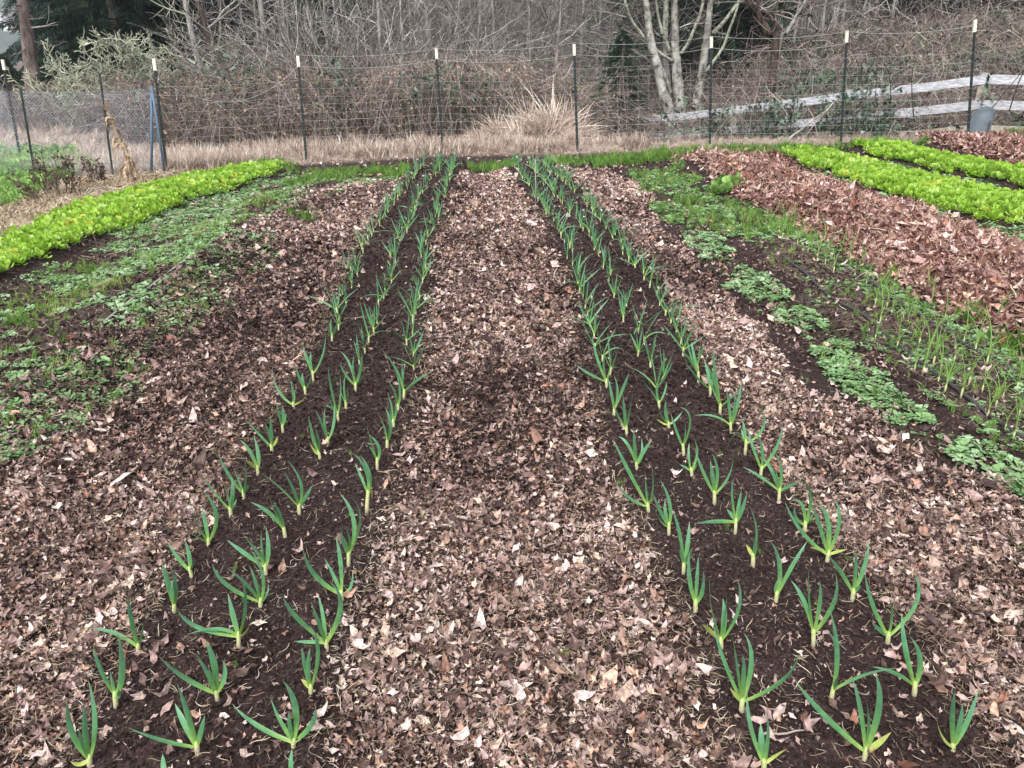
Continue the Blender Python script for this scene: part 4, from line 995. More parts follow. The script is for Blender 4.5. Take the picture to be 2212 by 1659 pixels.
for h in np.arange(.25, 1.3, .13):
    for i in range(3):
        a = np_[i][0] * (1 - h / 1.45) + np_[i][1] * (h / 1.45); b = np_[i + 1][0] * (1 - h / 1.45) + np_[i + 1][1] * (h / 1.45); m = (a + b) / 2 - [0, 0, .015]
        tube(mb, np.array([a, m, b]) - n0 + [0, .03, 0], .0015, 3, .8, False)
mb.build('net_line', M_wire, net)
# blue grey gate stakes, an upside-down V by the corner post
gs = empty('gate_stakes', pt(345, 378, 11.6)); gs.location[2] = float(hgt(gs.location[0], 11.6)); tag(gs, 'pair of blue grey stakes leaning together against the cream tipped corner post', 'stakes'); g0 = np.array(gs.location)
for a, b, r in (((325,376),(327,200),.018), ((356,378),(327,186),.017)):
    A = pt(*a, 11.6); C = pt(*b, 11.66); A[2] = min(A[2], g0[2]) - .03; mb = MB(); tube(mb, np.array([A, (A + C) / 2 + [.006, 0, 0], C]) - g0, r, 6); mb.build('stake', M_blue, gs, True)

# ------------------------------------------------------------------ white board fence
bf = empty('board_fence', (7, 15.5, 0)); tag(bf, 'weathered white three board fence overgrown with brambles, turning a corner at the right', 'fence'); b0 = np.array(bf.location)
nodes = [(1250, 265, 20.6), (1415, 256, 18.9), (1588, 237.5, 17.2), (1838, 206, 15.5), (2132, 171, 13.9), (2420, 173, 13.3)]
Ps = [pt(u, v, d_) for u, v, d_ in nodes]
for i, P in enumerate(Ps):
    gz = float(hgt(P[0], P[1])); mb = MB(); top = P[2] + .10; ctr = np.array([P[0], P[1] + .075, (gz - .3 + top) / 2]) - b0
    box(mb, ctr, (.10, .10, top - gz + .3), .5); mb.build('post', M_wood, bf)
for i in range(len(Ps) - 1):
    A, C = Ps[i], Ps[i + 1]
    for k, dz in enumerate((0, -.40, -.80)):
        if i == 0 and k == 2: continue
        rr = RS(i * 3 + k); n = 9; mb = MB(); V = []
        t = np.linspace(.004, .996, n)
        for q in t:
            p = A * (1 - q) + C * q + np.array([0, 0, dz + rr.normal(0, .0015) - .012 * sin(pi * q)])
            for dy in (-.014, .012):
                for dzz in (-.072, .072): V.append(p - b0 + [0, dy, dzz + rr.normal(0, .001)])
        F = []
        for q in range(n - 1):
            a = q * 4; c = a + 4
            F += [[a, c, c + 1, a + 1], [a + 2, a + 3, c + 3, c + 2], [a, a + 2, c + 2, c], [a + 1, c + 1, c + 3, a + 3]]
        F += [[0, 1, 3, 2], [(n - 1) * 4, (n - 1) * 4 + 2, (n - 1) * 4 + 3, (n - 1) * 4 + 1]]
        mb.add(np.array(V), np.array(F), .95 - .22 * k - .1 * rr.rand()); mb.build('rail', M_white if k < 2 else M_wood, bf)

# ------------------------------------------------------------------ grey tub leaning at the fence corner
tb = empty('plastic_tub', pt(2120, 294, 12.1)); tb.location[2] = float(hgt(tb.location[0], 12.1)); tag(tb, 'blue grey plastic tub standing on end against the corner of the white board fence', 'tub'); t0 = np.array(tb.location)
bot = pt(2116, 294, 12.1); bot[2] = t0[2] - .03; tp = pt(2133, 229, 12.55)
mb = MB(); ax = (tp - bot); K = 14; V = []; na = 17
for k in range(K + 1):
    t = k / K; rw = .165 * (1 if t < .72 else math.sqrt(max(0.0, 1 - ((t - .72) / .28) ** 2)) * .96 + .04); rd = .13 * min(1, rw / .14)
    c = bot + ax * t + np.array([0, .05 * sin(pi * t), 0]) - np.array([0.03 * (1 - t) ** 2 * 1.5, 0, 0])
    rib = .006 if (k in (3, 8)) else 0
    for j in range(na):
        a = pi * j / (na - 1); V.append(c + np.array([-cos(a) * (rw + rib), -sin(a) * (rd + rib), 0]) - t0)
for k in range(K + 1):
    for j in range(na): V.append(np.array(V[k * na + j]) * [1, 1, 1] + [(.0 if 0 < j < na - 1 else 0), .012, 0])
F = []; o2 = (K + 1) * na
for k in range(K):
    for j in range(na - 1):
        a = k * na + j; F.append([a, a + 1, a + na + 1, a + na]); F.append([o2 + a, o2 + a + na, o2 + a + na + 1, o2 + a + 1])
    for j in (0, na - 1): a = k * na + j; F.append([a, a + na, o2 + a + na, o2 + a])
mb.add(np.array(V), np.array(F), .5); mb.build('tub_shell', M_tub, tb, True)
mb = MB(); tube(mb, [bot + ax * t + np.array([.03 + .035 * t, -.14 + .05 * sin(pi * t), 0]) - t0 for t in (.03, .25, .45, .6)], .008, 5); mb.build('dark_strap', M_darkb, tb)

# ------------------------------------------------------------------ fallen pale branch in front of the board fence
A = pt(1697, 310, 13.6); A[2] = float(hgt(A[0], A[1])) + .03; C = pt(1812, 214, 15.2); o = (A + C) / 2; n = 9
P = np.linspace(A, C, n) + RS(3).normal(0, .012, (n, 3)); mb = MB(); tube(mb, P - o, np.linspace(.022, .009, n), 6, .95)
x = empty('fallen_branch', o); tag(x, 'pale fallen branch leaning up against the white board fence', 'branch'); mb.build('branch', M_alder, x, True)
mb = MB(); tube(mb, [P[5] - o, P[5] - o + [.10, 0, .16], P[5] - o + [.30, .05, .26]], [.009, .006, .003], 5, .9); tube(mb, [P[3] - o, P[3] - o + [-.12, 0, .10], P[3] - o + [-.2, .05, .25]], [.008, .005, .003], 5, .9); mb.build('side_twig', M_alder, x, True)

# ================================================================== TREES
def grow(rs, start, d, L, r, depth, out, K=6, wob=.16, up=.10, nchild=(4, 7), spread=(.5, 1.1), shrink=.55, curl=0.0):
    P = [np.array(start, float)]; d = nrm(np.array(d, float)); dirs = [d]
    for k in range(K - 1):
        d = nrm(d + rs.normal(0, wob, 3) + np.array([0, 0, up]) + curl * np.array([0, 0, -1]) * (k / K)); P.append(P[-1] + d * L / (K - 1)); dirs.append(d)
    P = np.array(P); R = r * np.linspace(1, .35 if depth > 0 else .25, K); out.append((depth, P, R))
    if depth <= 0: return
    for c in range(rs.randint(*nchild)):
        t = rs.uniform(.18, .98); i = min(int(t * (K - 1)), K - 2); f = t * (K - 1) - i; p = P[i] * (1 - f) + P[i + 1] * f
        ax = nrm(np.cross(dirs[i], rs.normal(0, 1, 3))); an = rs.uniform(*spread); nd = dirs[i] * cos(an) + ax * sin(an)
        grow(rs, p, nd, L * shrink * rs.uniform(.6, 1.2) * (1.15 - .5 * t), r * (1 - .6 * t) * .5, depth - 1, out, max(4, K - 1), wob * 1.15, up, nchild, spread, shrink, curl)
def branches_mesh(mb, items, sides=None, tfun=None, rs=None, rmin=.0025):
    by = {}
    for dp, P, R in items: by.setdefault(len(P), []).append((P, R))
    for K, L in by.items():
        P = np.array([l[0] for l in L]); R = np.maximum(np.array([l[1] for l in L]), rmin); tubes(mb, P, R, sides or 4, (rs or RS(1)).beta(2, 2, len(L)), False)
def bare_tree(name, loc, seed, H, r, bm, tm, tr_pts=None, nb=16, blen=.32, z0=.15, lean=(0, 0), dep=2, tone=None, droop=0., rmin=.003):
    rs = RS(seed); root = empty(name, loc)
    if tr_pts is None:
        k = 9; z = np.linspace(-.2, H, k); x = np.cumsum(rs.normal(0, .035 * H / 6, k)); y = np.cumsum(rs.normal(0, .035 * H / 6, k)); x -= x[0]; y -= y[0]
        tr = np.stack([x + lean[0] * z, y + lean[1] * z, z], -1)
    else: tr = np.array(tr_pts)
    n = 16; Q = spline(tr, n); R = r * (1 - .8 * np.linspace(0, 1, n) ** 1.2); R[0] *= 1.3
    mb = MB(); tube(mb, Q, R, 8, .5); mb.build('trunk', bm, root, True)
    items = []
    for q in range(nb):
        t = z0 + (1 - z0) * (q + rs.rand()) / nb; i = min(int(t * (n - 1)), n - 2); p = Q[i]; a = rs.uniform(0, 2 * pi); el = rs.uniform(.2, .9) - droop
        grow(rs, p, [cos(a) * cos(el), sin(a) * cos(el), sin(el)], H * blen * rs.uniform(.5, 1.1) * (1.1 - .6 * t), R[i] * .45, dep - 1, items, 6, .14, .06 - droop * .1)
    mb = MB(); branches_mesh(mb, items, 4 if r > .04 else 3, rs=rs, rmin=rmin); mb.build('branches', tm, root, True)
    return root
def copy_thing(o, loc, rz, s):
    r = o.copy(); COL.objects.link(r)
    for c in [c for c in bpy.data.objects if c.parent == o]:
        d = c.copy(); COL.objects.link(d); d.parent = r
    r.location = tuple(float(v) for v in loc); r.rotation_euler = (0, 0, rz); r.scale = (s, s, s); return r
def gz(x, y): return float(hgt(x, y))

# alder clump with pale mottled trunks
U2 = lambda X_, Y_: (1252.9 + X_ / 4.0, Y_ / 4.0)
def pth(L, Y0, dY=0.0): return np.array([pt(*U2(a, b), Y0 + dY * (i / max(1, len(L) - 1))) for i, (a, b) in enumerate(L)])
AY = 20.0
al = empty('alder_tree', (pt(*U2(850, 1000), AY)[0], AY, 0)); al.location[2] = gz(al.location[0], AY); a0 = np.array(al.location)
tag(al, 'leafless alder clump with pale mottled lichen covered trunks behind the board fence', 'tree')
def upw(P, H=7.0, dx=0.0):   # carry the trunk on above the picture
    d = P[0] - P[1]; d = d / max(d[2], 1e-3); ex = [P[0] + d * h + np.array([dx * h, 0, 0]) for h in (H, H * .6, H * .25)]; return np.array(list(ex) + list(P))
def rough_trunk(pts, r0, r1, seed, m, name='trunk', parent=al, sides=14, nseg=70):
    pts = np.asarray(pts)[::-1]; Q = spline(pts, nseg); t = np.linspace(0, 1, nseg); R = r0 * (1 - t) + r1 * t
    mb = MB(); tubes(mb, (Q - a0)[None], R[None], sides, np.array([.5])); V = mb.V[0]; rs = RS(seed)
    ang = np.tile(np.arange(sides), nseg); kk = np.repeat(np.arange(nseg), sides)
    bump = (fbm(ang * 1.1, kk * .45, seed, 2) - .5) * .30 * R[kk]
    c = np.repeat(Q - a0, sides, 0); V[:] = c + (V - c) * (1 + (bump / R[kk]))[:, None]
    return mb.build(name, m, parent, True)
foot = np.array([a0[0], AY, a0[2] - .3])
TA = upw(pth([(570,0),(590,200),(620,400),(675,600),(715,800),(775,1000)], AY - .2), 6, -.08)
TB = upw(pth([(815,0),(820,200),(825,400),(835,600),(850,800),(865,980)], AY + .1), 7, 0)
TC = upw(pth([(1130,0),(1110,200),(1085,400),(1060,600),(1030,780),(1005,920)], AY + .3), 6, .05)
for i, (Tp, r) in enumerate(((TA, .145), (TB, .158), (TC, .136))):
    base = foot + np.array([(-.12, .08, .45)[i], (-.1, .1, .2)[i], 0]); rough_trunk(np.vstack([Tp, base]), r, .03, 10 + i, M_alder)
limbs = [([(650,430),(720,480),(795,525)], .05, .035), ([(690,560),(740,680),(785,800)], .045, .04), ([(650,-60),(665,80),(700,240),(740,350),(775,440)], .028, .045), ([(1065,-60),(1050,80),(1000,220),(935,370),(870,465)], .03, .045),
         ([(1390,-20),(1340,60),(1250,180),(1150,290)], .03, .055), ([(1370,20),(1340,130),(1300,230),(1240,400),(1155,530),(1090,620)], .025, .042), ([(745,-60),(742,100),(735,260)], .06, .065), ([(380,-20),(410,80),(450,180),(560,330),(600,380)], .022, .04)]
for i, (L, ra, rb) in enumerate(limbs):
    P = pth(L, AY - .1, .1); rough_trunk(P, rb, ra, 30 + i, M_alder2, 'limb', al, 9, 26)
P = pth([(745,-60),(742,100),(738,300),(745,600),(790,960)], AY + 1.0); rough_trunk(upw(P, 5), .075, .02, 44, M_greyb, 'trunk')
items = []; rs = RS(90)
tw = [[(600,520),(450,430),(300,370),(180,300),(60,270),(-120,200)], [(450,560),(300,545),(150,535),(0,500),(-150,470)], [(440,545),(280,500),(120,470),(0,420),(-180,330)], [(480,640),(330,500),(180,380),(30,285),(-100,220)], [(400,150),(250,110),(120,90),(0,70)],
      [(560,330),(420,300),(300,290),(220,285)], [(590,600),(420,610),(260,640),(150,700)], [(860,240),(950,205),(1060,205)], [(870,200),(960,100),(1050,20)], [(600,540),(420,380),(250,200),(120,60),(60,-60)], [(1160,30),(1300,15),(1500,20),(1760,5)]]
for L in tw:
    Q = spline(pth(L, AY - .3, rs.uniform(-1.5, .3)), 9); items.append((0, Q - a0, np.linspace(.014, .005, 9)))
    for k in range(7):
        i = rs.randint(1, 8); grow(rs, Q[i] - a0, nrm(Q[i] - Q[i - 1]) + rs.normal(0, .5, 3), rs.uniform(.3, .9), .006, 1, items, 6, .15, .05, (1, 4))
for Tp in (TA, TB, TC):
    for k in range(16):
        i = rs.randint(0, 4); a = rs.uniform(0, 6.28); grow(rs, Tp[i] - a0, [cos(a), sin(a), .5], rs.uniform(1, 2.4), .025, 2, items, 6, .14, .05, (3, 6))
mb = MB(); branches_mesh(mb, items, 4, rs=rs, rmin=.004); mb.build('branches', M_twig, al, True)

# dark crooked tree right of the alders
U3 = U2
dt = empty('bare_tree', (pt(*U2(1700, 420), 19)[0], 19, 0)); dt.location[2] = gz(dt.location[0], 19); tag(dt, 'dark crooked bare tree rising from brambles right of the pale alders', 'tree'); a0s = a0; a0 = np.array(dt.location)
Pd = pth([(1400,-60),(1470,30),(1530,95),(1570,180),(1640,300),(1690,400)], 19); rough_trunk(np.vstack([upw(Pd, 3), [a0[0], 19, a0[2] - .2]]), .10, .02, 50, M_darkb, 'trunk', dt, 9, 50)
Pd2 = pth([(1990,-60),(1930,40),(1850,170),(1780,290),(1720,400)], 19); rough_trunk(np.vstack([upw(Pd2, 2), [a0[0] + .05, 19.05, a0[2] - .2]]), .055, .012, 51, M_greyb, 'trunk', dt, 8, 40)
items = []; rs = RS(91)
for k in range(46):
    src = (Pd, Pd2)[k % 2]; i = rs.randint(0, len(src)); a = rs.uniform(0, 6.28); grow(rs, src[i] - a0, [cos(a), sin(a) * .6, rs.uniform(-.2, .8)], rs.uniform(.6, 1.6), .014, 1, items, 6, .22, .03, (2, 5))
mb = MB(); branches_mesh(mb, items, 4, rs=rs, rmin=.004); mb.build('branches', M_cane, dt, True); a0 = a0s

# conifers
def spray(seed, n=26):
    rs = RS(seed); V = []; F = []; T = []
    for q in range(n):
        t = q / n; s = 1 if q % 2 else -1; l = .34 * (1 - .6 * t) * rs.uniform(.7, 1.2); b = len(V); x = t; w = .045
        z = -.22 * t * t; dx = .18; dr = -.10 * rs.uniform(.3, 1.8)
        V += [[x - w * .5, 0, z], [x + w * .5, 0, z], [x + dx + w * .4, s * l, z + dr], [x + dx - w * .3, s * l * .9, z + dr - .03]]; T += [t] * 4; F.append([b, b + 1, b + 2, b + 3])
        if rs.rand() < .7: b = len(V); V += [[x, -.03 * s, z], [x + w * 1.4, .03 * s, z], [x + .1, s * .05, z - .2 * rs.uniform(.4, 1.3)], [x + .06, s * .02, z - .16]]; T += [t] * 4; F.append([b, b + 1, b + 2, b + 3])
    return np.array(V), np.array(F), np.array(T)
SPR = [spray(s) for s in range(4)]
def conifer(loc, seed, H, Rb, z0, lab, m=M_con, group=None, n=900, name='conifer_tree', r=.16, size=1.0):
    rs = RS(seed); root = empty(name, loc); mb = MB(); tube(mb, [[0, 0, -.3], [0, 0, H * .5], [.05, 0, H * .97]], [r, r * .6, .02], 8, .5); mb.build('trunk', M_pine, root, True)
    t = rs.rand(n) ** .8; z = z0 + (H - z0) * t; rad = Rb * (1 - t) ** .85 * (1 + .25 * np.sin(rs.randint(0, 9) + z * 3.1)); a = rs.uniform(0, 2 * pi, n); f = rs.uniform(.12, .82, n)
    pos = np.stack([np.cos(a) * rad * f, np.sin(a) * rad * f, z - .25 * rad * f + rs.normal(0, .05, n)], -1)
    R = rotm(a, np.zeros(n), rs.normal(.22, .2, n)); R = R @ rotm(rs.normal(0, .35, n), rs.normal(0, .35, n), np.zeros(n))
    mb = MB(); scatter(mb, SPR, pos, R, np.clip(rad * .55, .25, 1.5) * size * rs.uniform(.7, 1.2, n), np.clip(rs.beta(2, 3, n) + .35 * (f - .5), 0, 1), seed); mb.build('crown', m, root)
    return tag(root, lab, 'tree', group)
def at(u, Y0): x = float(pt(u, 200, Y0)[0]); return (x, Y0, gz(x, Y0))
GC = 'dark conifers behind the field'
for u, Y0, H, Rb, z0, lab, m, sd in [(15, 31, 1.7, 2.4, -.6, 'low dark conifer at the left edge beyond the fir trunk', M_con, 1), (185, 36, 17, 2.5, .6, 'dark conifer just right of the lone fir trunk', M_conb, 2), (235, 40, 19, 3.8, .4, 'blue green conifer above the lichen covered bushes', M_conb, 3),
        (330, 33, 17, 3.2, 0, 'dense dark green conifer behind the lichen covered bushes', M_con, 4), (425, 38, 20, 3.8, 0, 'dark conifer behind the three slim pale trunks', M_con, 5), (1500, 25, 15, 2.9, .2, 'dark conifer directly behind the mottled alder trunks', M_con, 6), (1420, 29, 14, 2.2, 1.0, 'dark conifer just left behind the mottled alders', M_con, 16),
        (1990, 33, 10, 3.2, .0, 'green conifer on the bramble slope at the top right', M_con, 7), (2160, 33, 12, 3.6, .0, 'dark conifer above the brambles at the top right corner', M_con, 8), (830, 44, 20, 3.6, 1, 'dark conifer deep behind the bare saplings, left of centre', M_con, 9), (660, 46, 20, 3.6, 1, 'dark conifer far behind the leftmost saplings', M_con, 11), (275, 28, 14, 2.3, .0, 'dark conifer close behind the smaller lichen bush', M_con, 17), (385, 30, 15, 2.4, .0, 'dark conifer between the large lichen bush and the slim trunks', M_con, 18), (520, 31, 16, 2.8, .0, 'dark conifer behind the tall twiggy grey shrub', M_con, 21), (735, 33, 16, 3.0, .0, 'dark conifer behind the shrubs nearer the third cream tipped post', M_con, 22), (625, 30, 16, 2.8, .0, 'dark conifer glimpsed behind the twiggy shrubs left of centre', M_con, 19), (2075, 35, 11, 3.2, .0, 'conifer between the two others above the bramble slope at the top right', M_con, 23), (1545, 27, 14, 2.4, .3, 'dark conifer behind the rightmost alder trunk', M_con, 20), (1200, 50, 20, 4, 1, 'dark conifer far behind the saplings, right of centre', M_con, 12)]:
    loc = at(u, Y0); gl = z0
    conifer(loc, sd, H, Rb, gl, lab, m, None, 700 if Y0 > 35 else 850)
cd = conifer(at(1338, 16.6), 21, 2.5, 1.35, -.3, 'small bushy dark evergreen left of the mottled alder trunks', M_con, None, 520, 'evergreen_shrub', .05, .6)

# lone fir trunk at the left
fx0, fy0 = at(72, 22)[:2]; ft = empty('fir_tree', at(72, 22)); tag(ft, 'tall bare grey brown fir trunk standing alone at the left', 'tree'); a0s = a0; a0 = np.array(ft.location)
Pf = np.array([pt(49, 0, 22), pt(58, 70, 22), pt(68, 150, 22), pt(76, 230, 22), np.array([a0[0] + .02, 22, a0[2] - .3])])
rough_trunk(upw(Pf, 10, .0), .21, .08, 60, M_pine, 'trunk', ft, 16, 90)
items = []; rs = RS(93)
for (ua, va, ub, vb) in ((52,20,-30,18), (56,42,20,60), (60,52,0,35), (66,60,120,48), (70,88,140,90), (58,40,100,38), (64,92,22,120), (54,14,8,6)):
    A = pt(ua, va, 22) - a0; C = pt(ub, vb, 22 + rs.uniform(-.8, .3)) - a0; M = (A + C) / 2 + rs.normal(0, .05, 3) - [0, 0, .06]; items.append((0, spline([A, M, C], 7), np.linspace(.022, .006, 7)))
    for k in range(5): grow(rs, A + (C - A) * rs.rand(), (C - A) + rs.normal(0, .6, 3), rs.uniform(.2, .6), .006, 0, items, 5)
mb = MB(); branches_mesh(mb, items, 4, rs=rs, rmin=.004); mb.build('dead_branches', M_twig, ft, True)
rs = RS(94); n = 420; t = rs.rand(n); z = 5.2 + 8 * t; rad = 2.6 * (1 - t) ** .7; a = rs.uniform(0, 6.28, n); f = rs.uniform(.2, .85, n)
mb = MB(); scatter(mb, SPR, np.stack([np.cos(a) * rad * f, np.sin(a) * rad * f, z], -1), rotm(a, np.zeros(n), rs.normal(.2, .2, n)), np.clip(rad * .5, .3, 1.3), rs.beta(2, 3, n), 94); mb.build('crown', M_con, ft); a0 = a0s

# slim pale trunks left
GS = 'slim bare trees at the wood edge'
for i, (u, H, r, ln, m, lab) in enumerate([(452, 8, .075, (-.10, 0), M_greyb, 'slim pale leafless tree leaning left, leftmost of the three slim trunks'), (482, 9, .085, (-.13, 0), M_darkb, 'slim dark leafless tree in the middle of the three slim trunks'), (500, 9, .08, (-.14, 0), M_pine, 'slim reddish brown leafless tree, rightmost of the three slim trunks')]):
    o = bare_tree('bare_tree', at(u, 20 + .25 * i), 150 + i, H, r, m, M_lichen if i == 0 else M_twig, nb=18, blen=.22, z0=.1, lean=ln); tag(o, lab, 'tree', GS)
# lichen bushes
def lichen_bush(loc, seed, H, W, lab, n=13):
    rs = RS(seed); root = empty('lichen_bush', loc); items = []; st = []
    for q in range(n):
        a = rs.uniform(0, 6.28); sp = rs.uniform(.2, 1.1) * W / H; grow(rs, [0, 0, -.05], [cos(a) * sp, sin(a) * sp, 1], H * rs.uniform(.7, 1.1), .028, 2, items, 7, .22, .02, (7, 11), (.4, 1.3), .42, .06)
    big = [x for x in items if x[0] == 2]; sm = [x for x in items if x[0] < 2]
    mb = MB(); branches_mesh(mb, big, 6, rs=rs); mb.build('stems', M_greyb, root, True)
    mb = MB(); branches_mesh(mb, sm, 4, rs=rs, rmin=.0105); mb.build('lichen_twigs', M_lichen, root, True); return tag(root, lab, 'bush')
lichen_bush(at(170, 19.6), 1, 1.75, 1.4, 'rounded bush of pale green lichen covered twigs right of the fir trunk', 14)
lichen_bush(at(245, 20.2), 2, 1.9, 1.2, 'small lichen covered bush behind the netting, between the two bigger lichen bushes', 8)
lichen_bush(at(345, 20.8), 3, 2.5, 1.7, 'large pale lichen covered bush left of the three slim trunks', 15)
lichen_bush(at(425, 20.6), 4, 2.0, 1.5, 'lichen covered bush spreading around the feet of the three slim trunks', 9)

# saplings
sp_ = []
rs = RS(400)
for i in range(6): sp_.append(bare_tree('sapling_tree', (0, 0, 0), 200 + i, rs.uniform(7, 9), rs.uniform(.035, .06), M_greyb, M_twig, nb=26, blen=.20, z0=.05, lean=(rs.normal(0, .04), 0), dep=2))
su = [(595,21.5),(575,21),(610,22),(640,20),(690,23),(725,21),(760,24),(800,22),(835,20.5),(868,18.8),(900,23),(925,21.5),(960,25),(985,22),(1010,24),(1035,20.5),(1058,23),(1080,21),(1105,24.5),(1128,22),(1150,21),(1172,23.5),(1195,20.5),(1215,24),(1240,22),(1268,25),(1290,23),(1320,26),(1345,27),(560,26),(655,27),(745,27.5),(860,28),(945,28),(1040,28),(1140,28.5),(1230,28),(1700,24),(1760,26),(1830,27),(1640,25),(1900,28),(600,30),(700,31),(820,32),(1000,32),(1100,31),(1180,33)]
used = [False] * 6
for i, (u, Y0) in enumerate(su):
    j = rs.randint(6); loc = at(u, Y0 + rs.uniform(-.4, .4)); s = rs.uniform(.85, 1.25)
    if not used[j]: o = sp_[j]; used[j] = True; o.location = loc; o.rotation_euler = (0, 0, rs.uniform(0, 6.28)); o.scale = (s, s, s)
    else: o = copy_thing(sp_[j], loc, rs.uniform(0, 6.28), s)
    tag(o, 'slim grey leafless sapling in the thicket behind the wire fence', 'tree', 'bare saplings behind the fence')
# arching bare shrubs at the left centre
for i, (u, Y0, H) in enumerate([(610, 18.5, 3.0), (650, 18, 3.0), (735, 18.6, 3.4), (800, 18.2, 3.2), (585, 21, 3.0), (690, 20, 4), (890, 19.2, 3.4)]):
    rs2 = RS(600 + i); root = empty('bare_shrub', at(u, Y0)); items = []
    for q in range(11):
        a = rs2.uniform(0, 6.28); grow(rs2, [rs2.normal(0, .1), rs2.normal(0, .1), -.05], [cos(a) * .75, sin(a) * .5, 1], H * rs2.uniform(.7, 1.2), .022, 2, items, 8, .13, .0, (4, 7), (.3, .9), .5, .10)
    big = [x for x in items if x[0] == 2]; sm = [x for x in items if x[0] < 2]
    mb = MB(); branches_mesh(mb, big, 5, rs=rs2, rmin=.006); mb.build('stems', M_greyb, root, True); mb = MB(); branches_mesh(mb, sm, 3, rs=rs2, rmin=.0045); mb.build('twigs', M_twig, root, True)
    tag(root, ['arching grey leafless shrub left of the second cream tipped post', 'arching grey leafless shrub directly behind the second cream tipped post', 'grey leafless shrub between the second and third cream tipped posts', 'grey leafless shrub nearer the third cream tipped post', 'tall grey leafless shrub beside the three slim trunks', 'tall twiggy grey shrub standing further back behind the second post', 'slim twiggy shrub just left of the third cream tipped post'][i], 'shrub')

# ================================================================== THICKETS (nobody could count these)
def cane_field(mb, x, y, H, L, rs, r=(.003, .007), K=8, seed=0, az_bias=None):
    n = len(x); az = rs.uniform(0, 2 * pi, n); z0 = hgt(x, y); h = H * rs.uniform(.35, 1.15, n) * (.45 + 1.1 * fbm(x * .7, y * .7, 301)); l = L * rs.uniform(.4, 1.2, n); t = np.linspace(0, 1, K)[None]
    px_ = x[:, None] + np.cos(az)[:, None] * l[:, None] * t + np.cumsum(rs.normal(0, .03, (n, K)), 1); py_ = y[:, None] + np.sin(az)[:, None] * l[:, None] * t + np.cumsum(rs.normal(0, .03, (n, K)), 1)
    e = rs.uniform(.55, 1.0, n)[:, None]; pz = z0[:, None] + h[:, None] * np.sin(pi * np.clip(t * e * 1.1, 0, 1) ** .8) + np.cumsum(rs.normal(0, .012, (n, K)), 1)
    R = rs.uniform(r[0], r[1], n)[:, None] * np.linspace(1, .5, K)[None]; tubes(mb, np.stack([px_, py_, pz], -1), R, 3, rs.beta(1.6, 1.6, n), False)
def leaflet(seed):
    rs = RS(seed); V = []; F = []; T = []
    for q in range(3):
        a = (q - 1) * 1.2 + rs.normal(0, .2); d = np.array([cos(a), sin(a)]); p = np.array([-sin(a), cos(a)]); b = len(V); z = rs.uniform(-.3, .2)
        for s, ww in ((.1, .1), (.45, .36), (.8, .28), (1.1, .03)):
            V += [[*(d * s - p * ww), z * s + .06], [*(d * s), z * s], [*(d * s + p * ww), z * s + .06]]; T += [s] * 3
        for k in range(3):
            for e in (0, 1): F.append([b + 3 * k + e, b + 3 * k + e + 1, b + 3 * k + e + 4, b + 3 * k + e + 3])
    return np.array(V), np.array(F), np.array(T)
BL = [leaflet(s) for s in range(4)]
def leaf_cloud(mb, x, y, h0, h1, size, rs, thr=.5, s=5, f=.9):
    m = fbm(x * f, y * f + 7, s) > thr; x, y = x[m], y[m]; n = len(x); z = hgt(x, y) + h0 + (h1 - h0) * rs.rand(n) ** .8 * (.3 + 1.3 * fbm(x * .9, y * .9, 302))
    tone = np.clip(rs.beta(1.6, 2.2, n), 0, 1); scatter(mb, BL, np.stack([x, y, z], -1), rotm(rs.uniform(0, 6.28, n), rs.normal(0, .6, n), rs.normal(0, .6, n)), size * rs.uniform(.6, 1.3, n), tone, s)
def area(u0, u1, y0, y1, n, rs):
    y = rs.uniform(y0, y1, n); u = rs.uniform(u0, u1, n); x = (u - 1106) / FPX * (y * FW[1] - (0 - CAMZ) * 0 + .62) * 1.08; return x, y
# behind the wire fence, left and centre
rs = RS(700); mb = MB(); x, y = area(330, 1330, 15.6, 19.5, 5200, rs)
cane_field(mb, x, y, 1.12, 1.6, rs, (.0032, .0065)); x, y = area(500, 1330, 18, 24, 2000, rs); cane_field(mb, x, y, 1.25, 1.5, rs, (.004, .007))
x, y = area(-60, 420, 19, 23, 1500, rs); cane_field(mb, x, y, .9, 1.1, rs, (.0035, .006))
tag(mb.build('bramble_thicket', M_cane), 'tangled leafless brown bramble canes filling the space behind the wire fence', 'brambles', kind='stuff')
mb = MB(); x, y = area(360, 1290, 15.3, 20, 13000, rs); leaf_cloud(mb, x, y, .1, 1.35, .055, rs, .50, 5, 1.2)
tag(mb.build('bramble_leaves', M_bleaf), 'dark grey green bramble leaves scattered through the thicket behind the wire fence', 'bramble leaves', kind='stuff')
# right slope
bx_ = [P[0] for P in Ps]; by_ = [P[1] for P in Ps]
def ybf(x): return np.interp(x, bx_, by_)
rs = RS(710); mb = MB(); x, y = area(1330, 2330, 14.2, 19.5, 6000, rs); m = (y > ybf(x) + .3) | ((y > yfence(x) + 1.2) & (y < ybf(x) - .3) & (rs.rand(len(x)) < .05)); x, y = x[m], y[m]; cane_field(mb, x, y, 1.35, 1.5, rs, (.0032, .0068))
x, y = area(1560, 2400, 18.5, 30, 8500, rs); cane_field(mb, x, y, 1.6, 1.9, rs, (.004, .008)); x, y = area(1250, 1750, 19.5, 26, 2600, rs); cane_field(mb, x, y, 1.5, 1.4, rs, (.004, .007))
tag(mb.build('bramble_slope', M_cane), 'reddish brown bramble canes smothering the slope behind the board fence', 'brambles', kind='stuff')
mb = MB(); x, y = area(1400, 2400, 14.0, 18, 14000, rs); m = (y > ybf(x) - .1) | ((y > yfence(x) + 1.4) & (rs.rand(len(x)) < .14)); leaf_cloud(mb, x[m], y[m], .1, 1.3, .058, rs, .48, 8, 1.1)
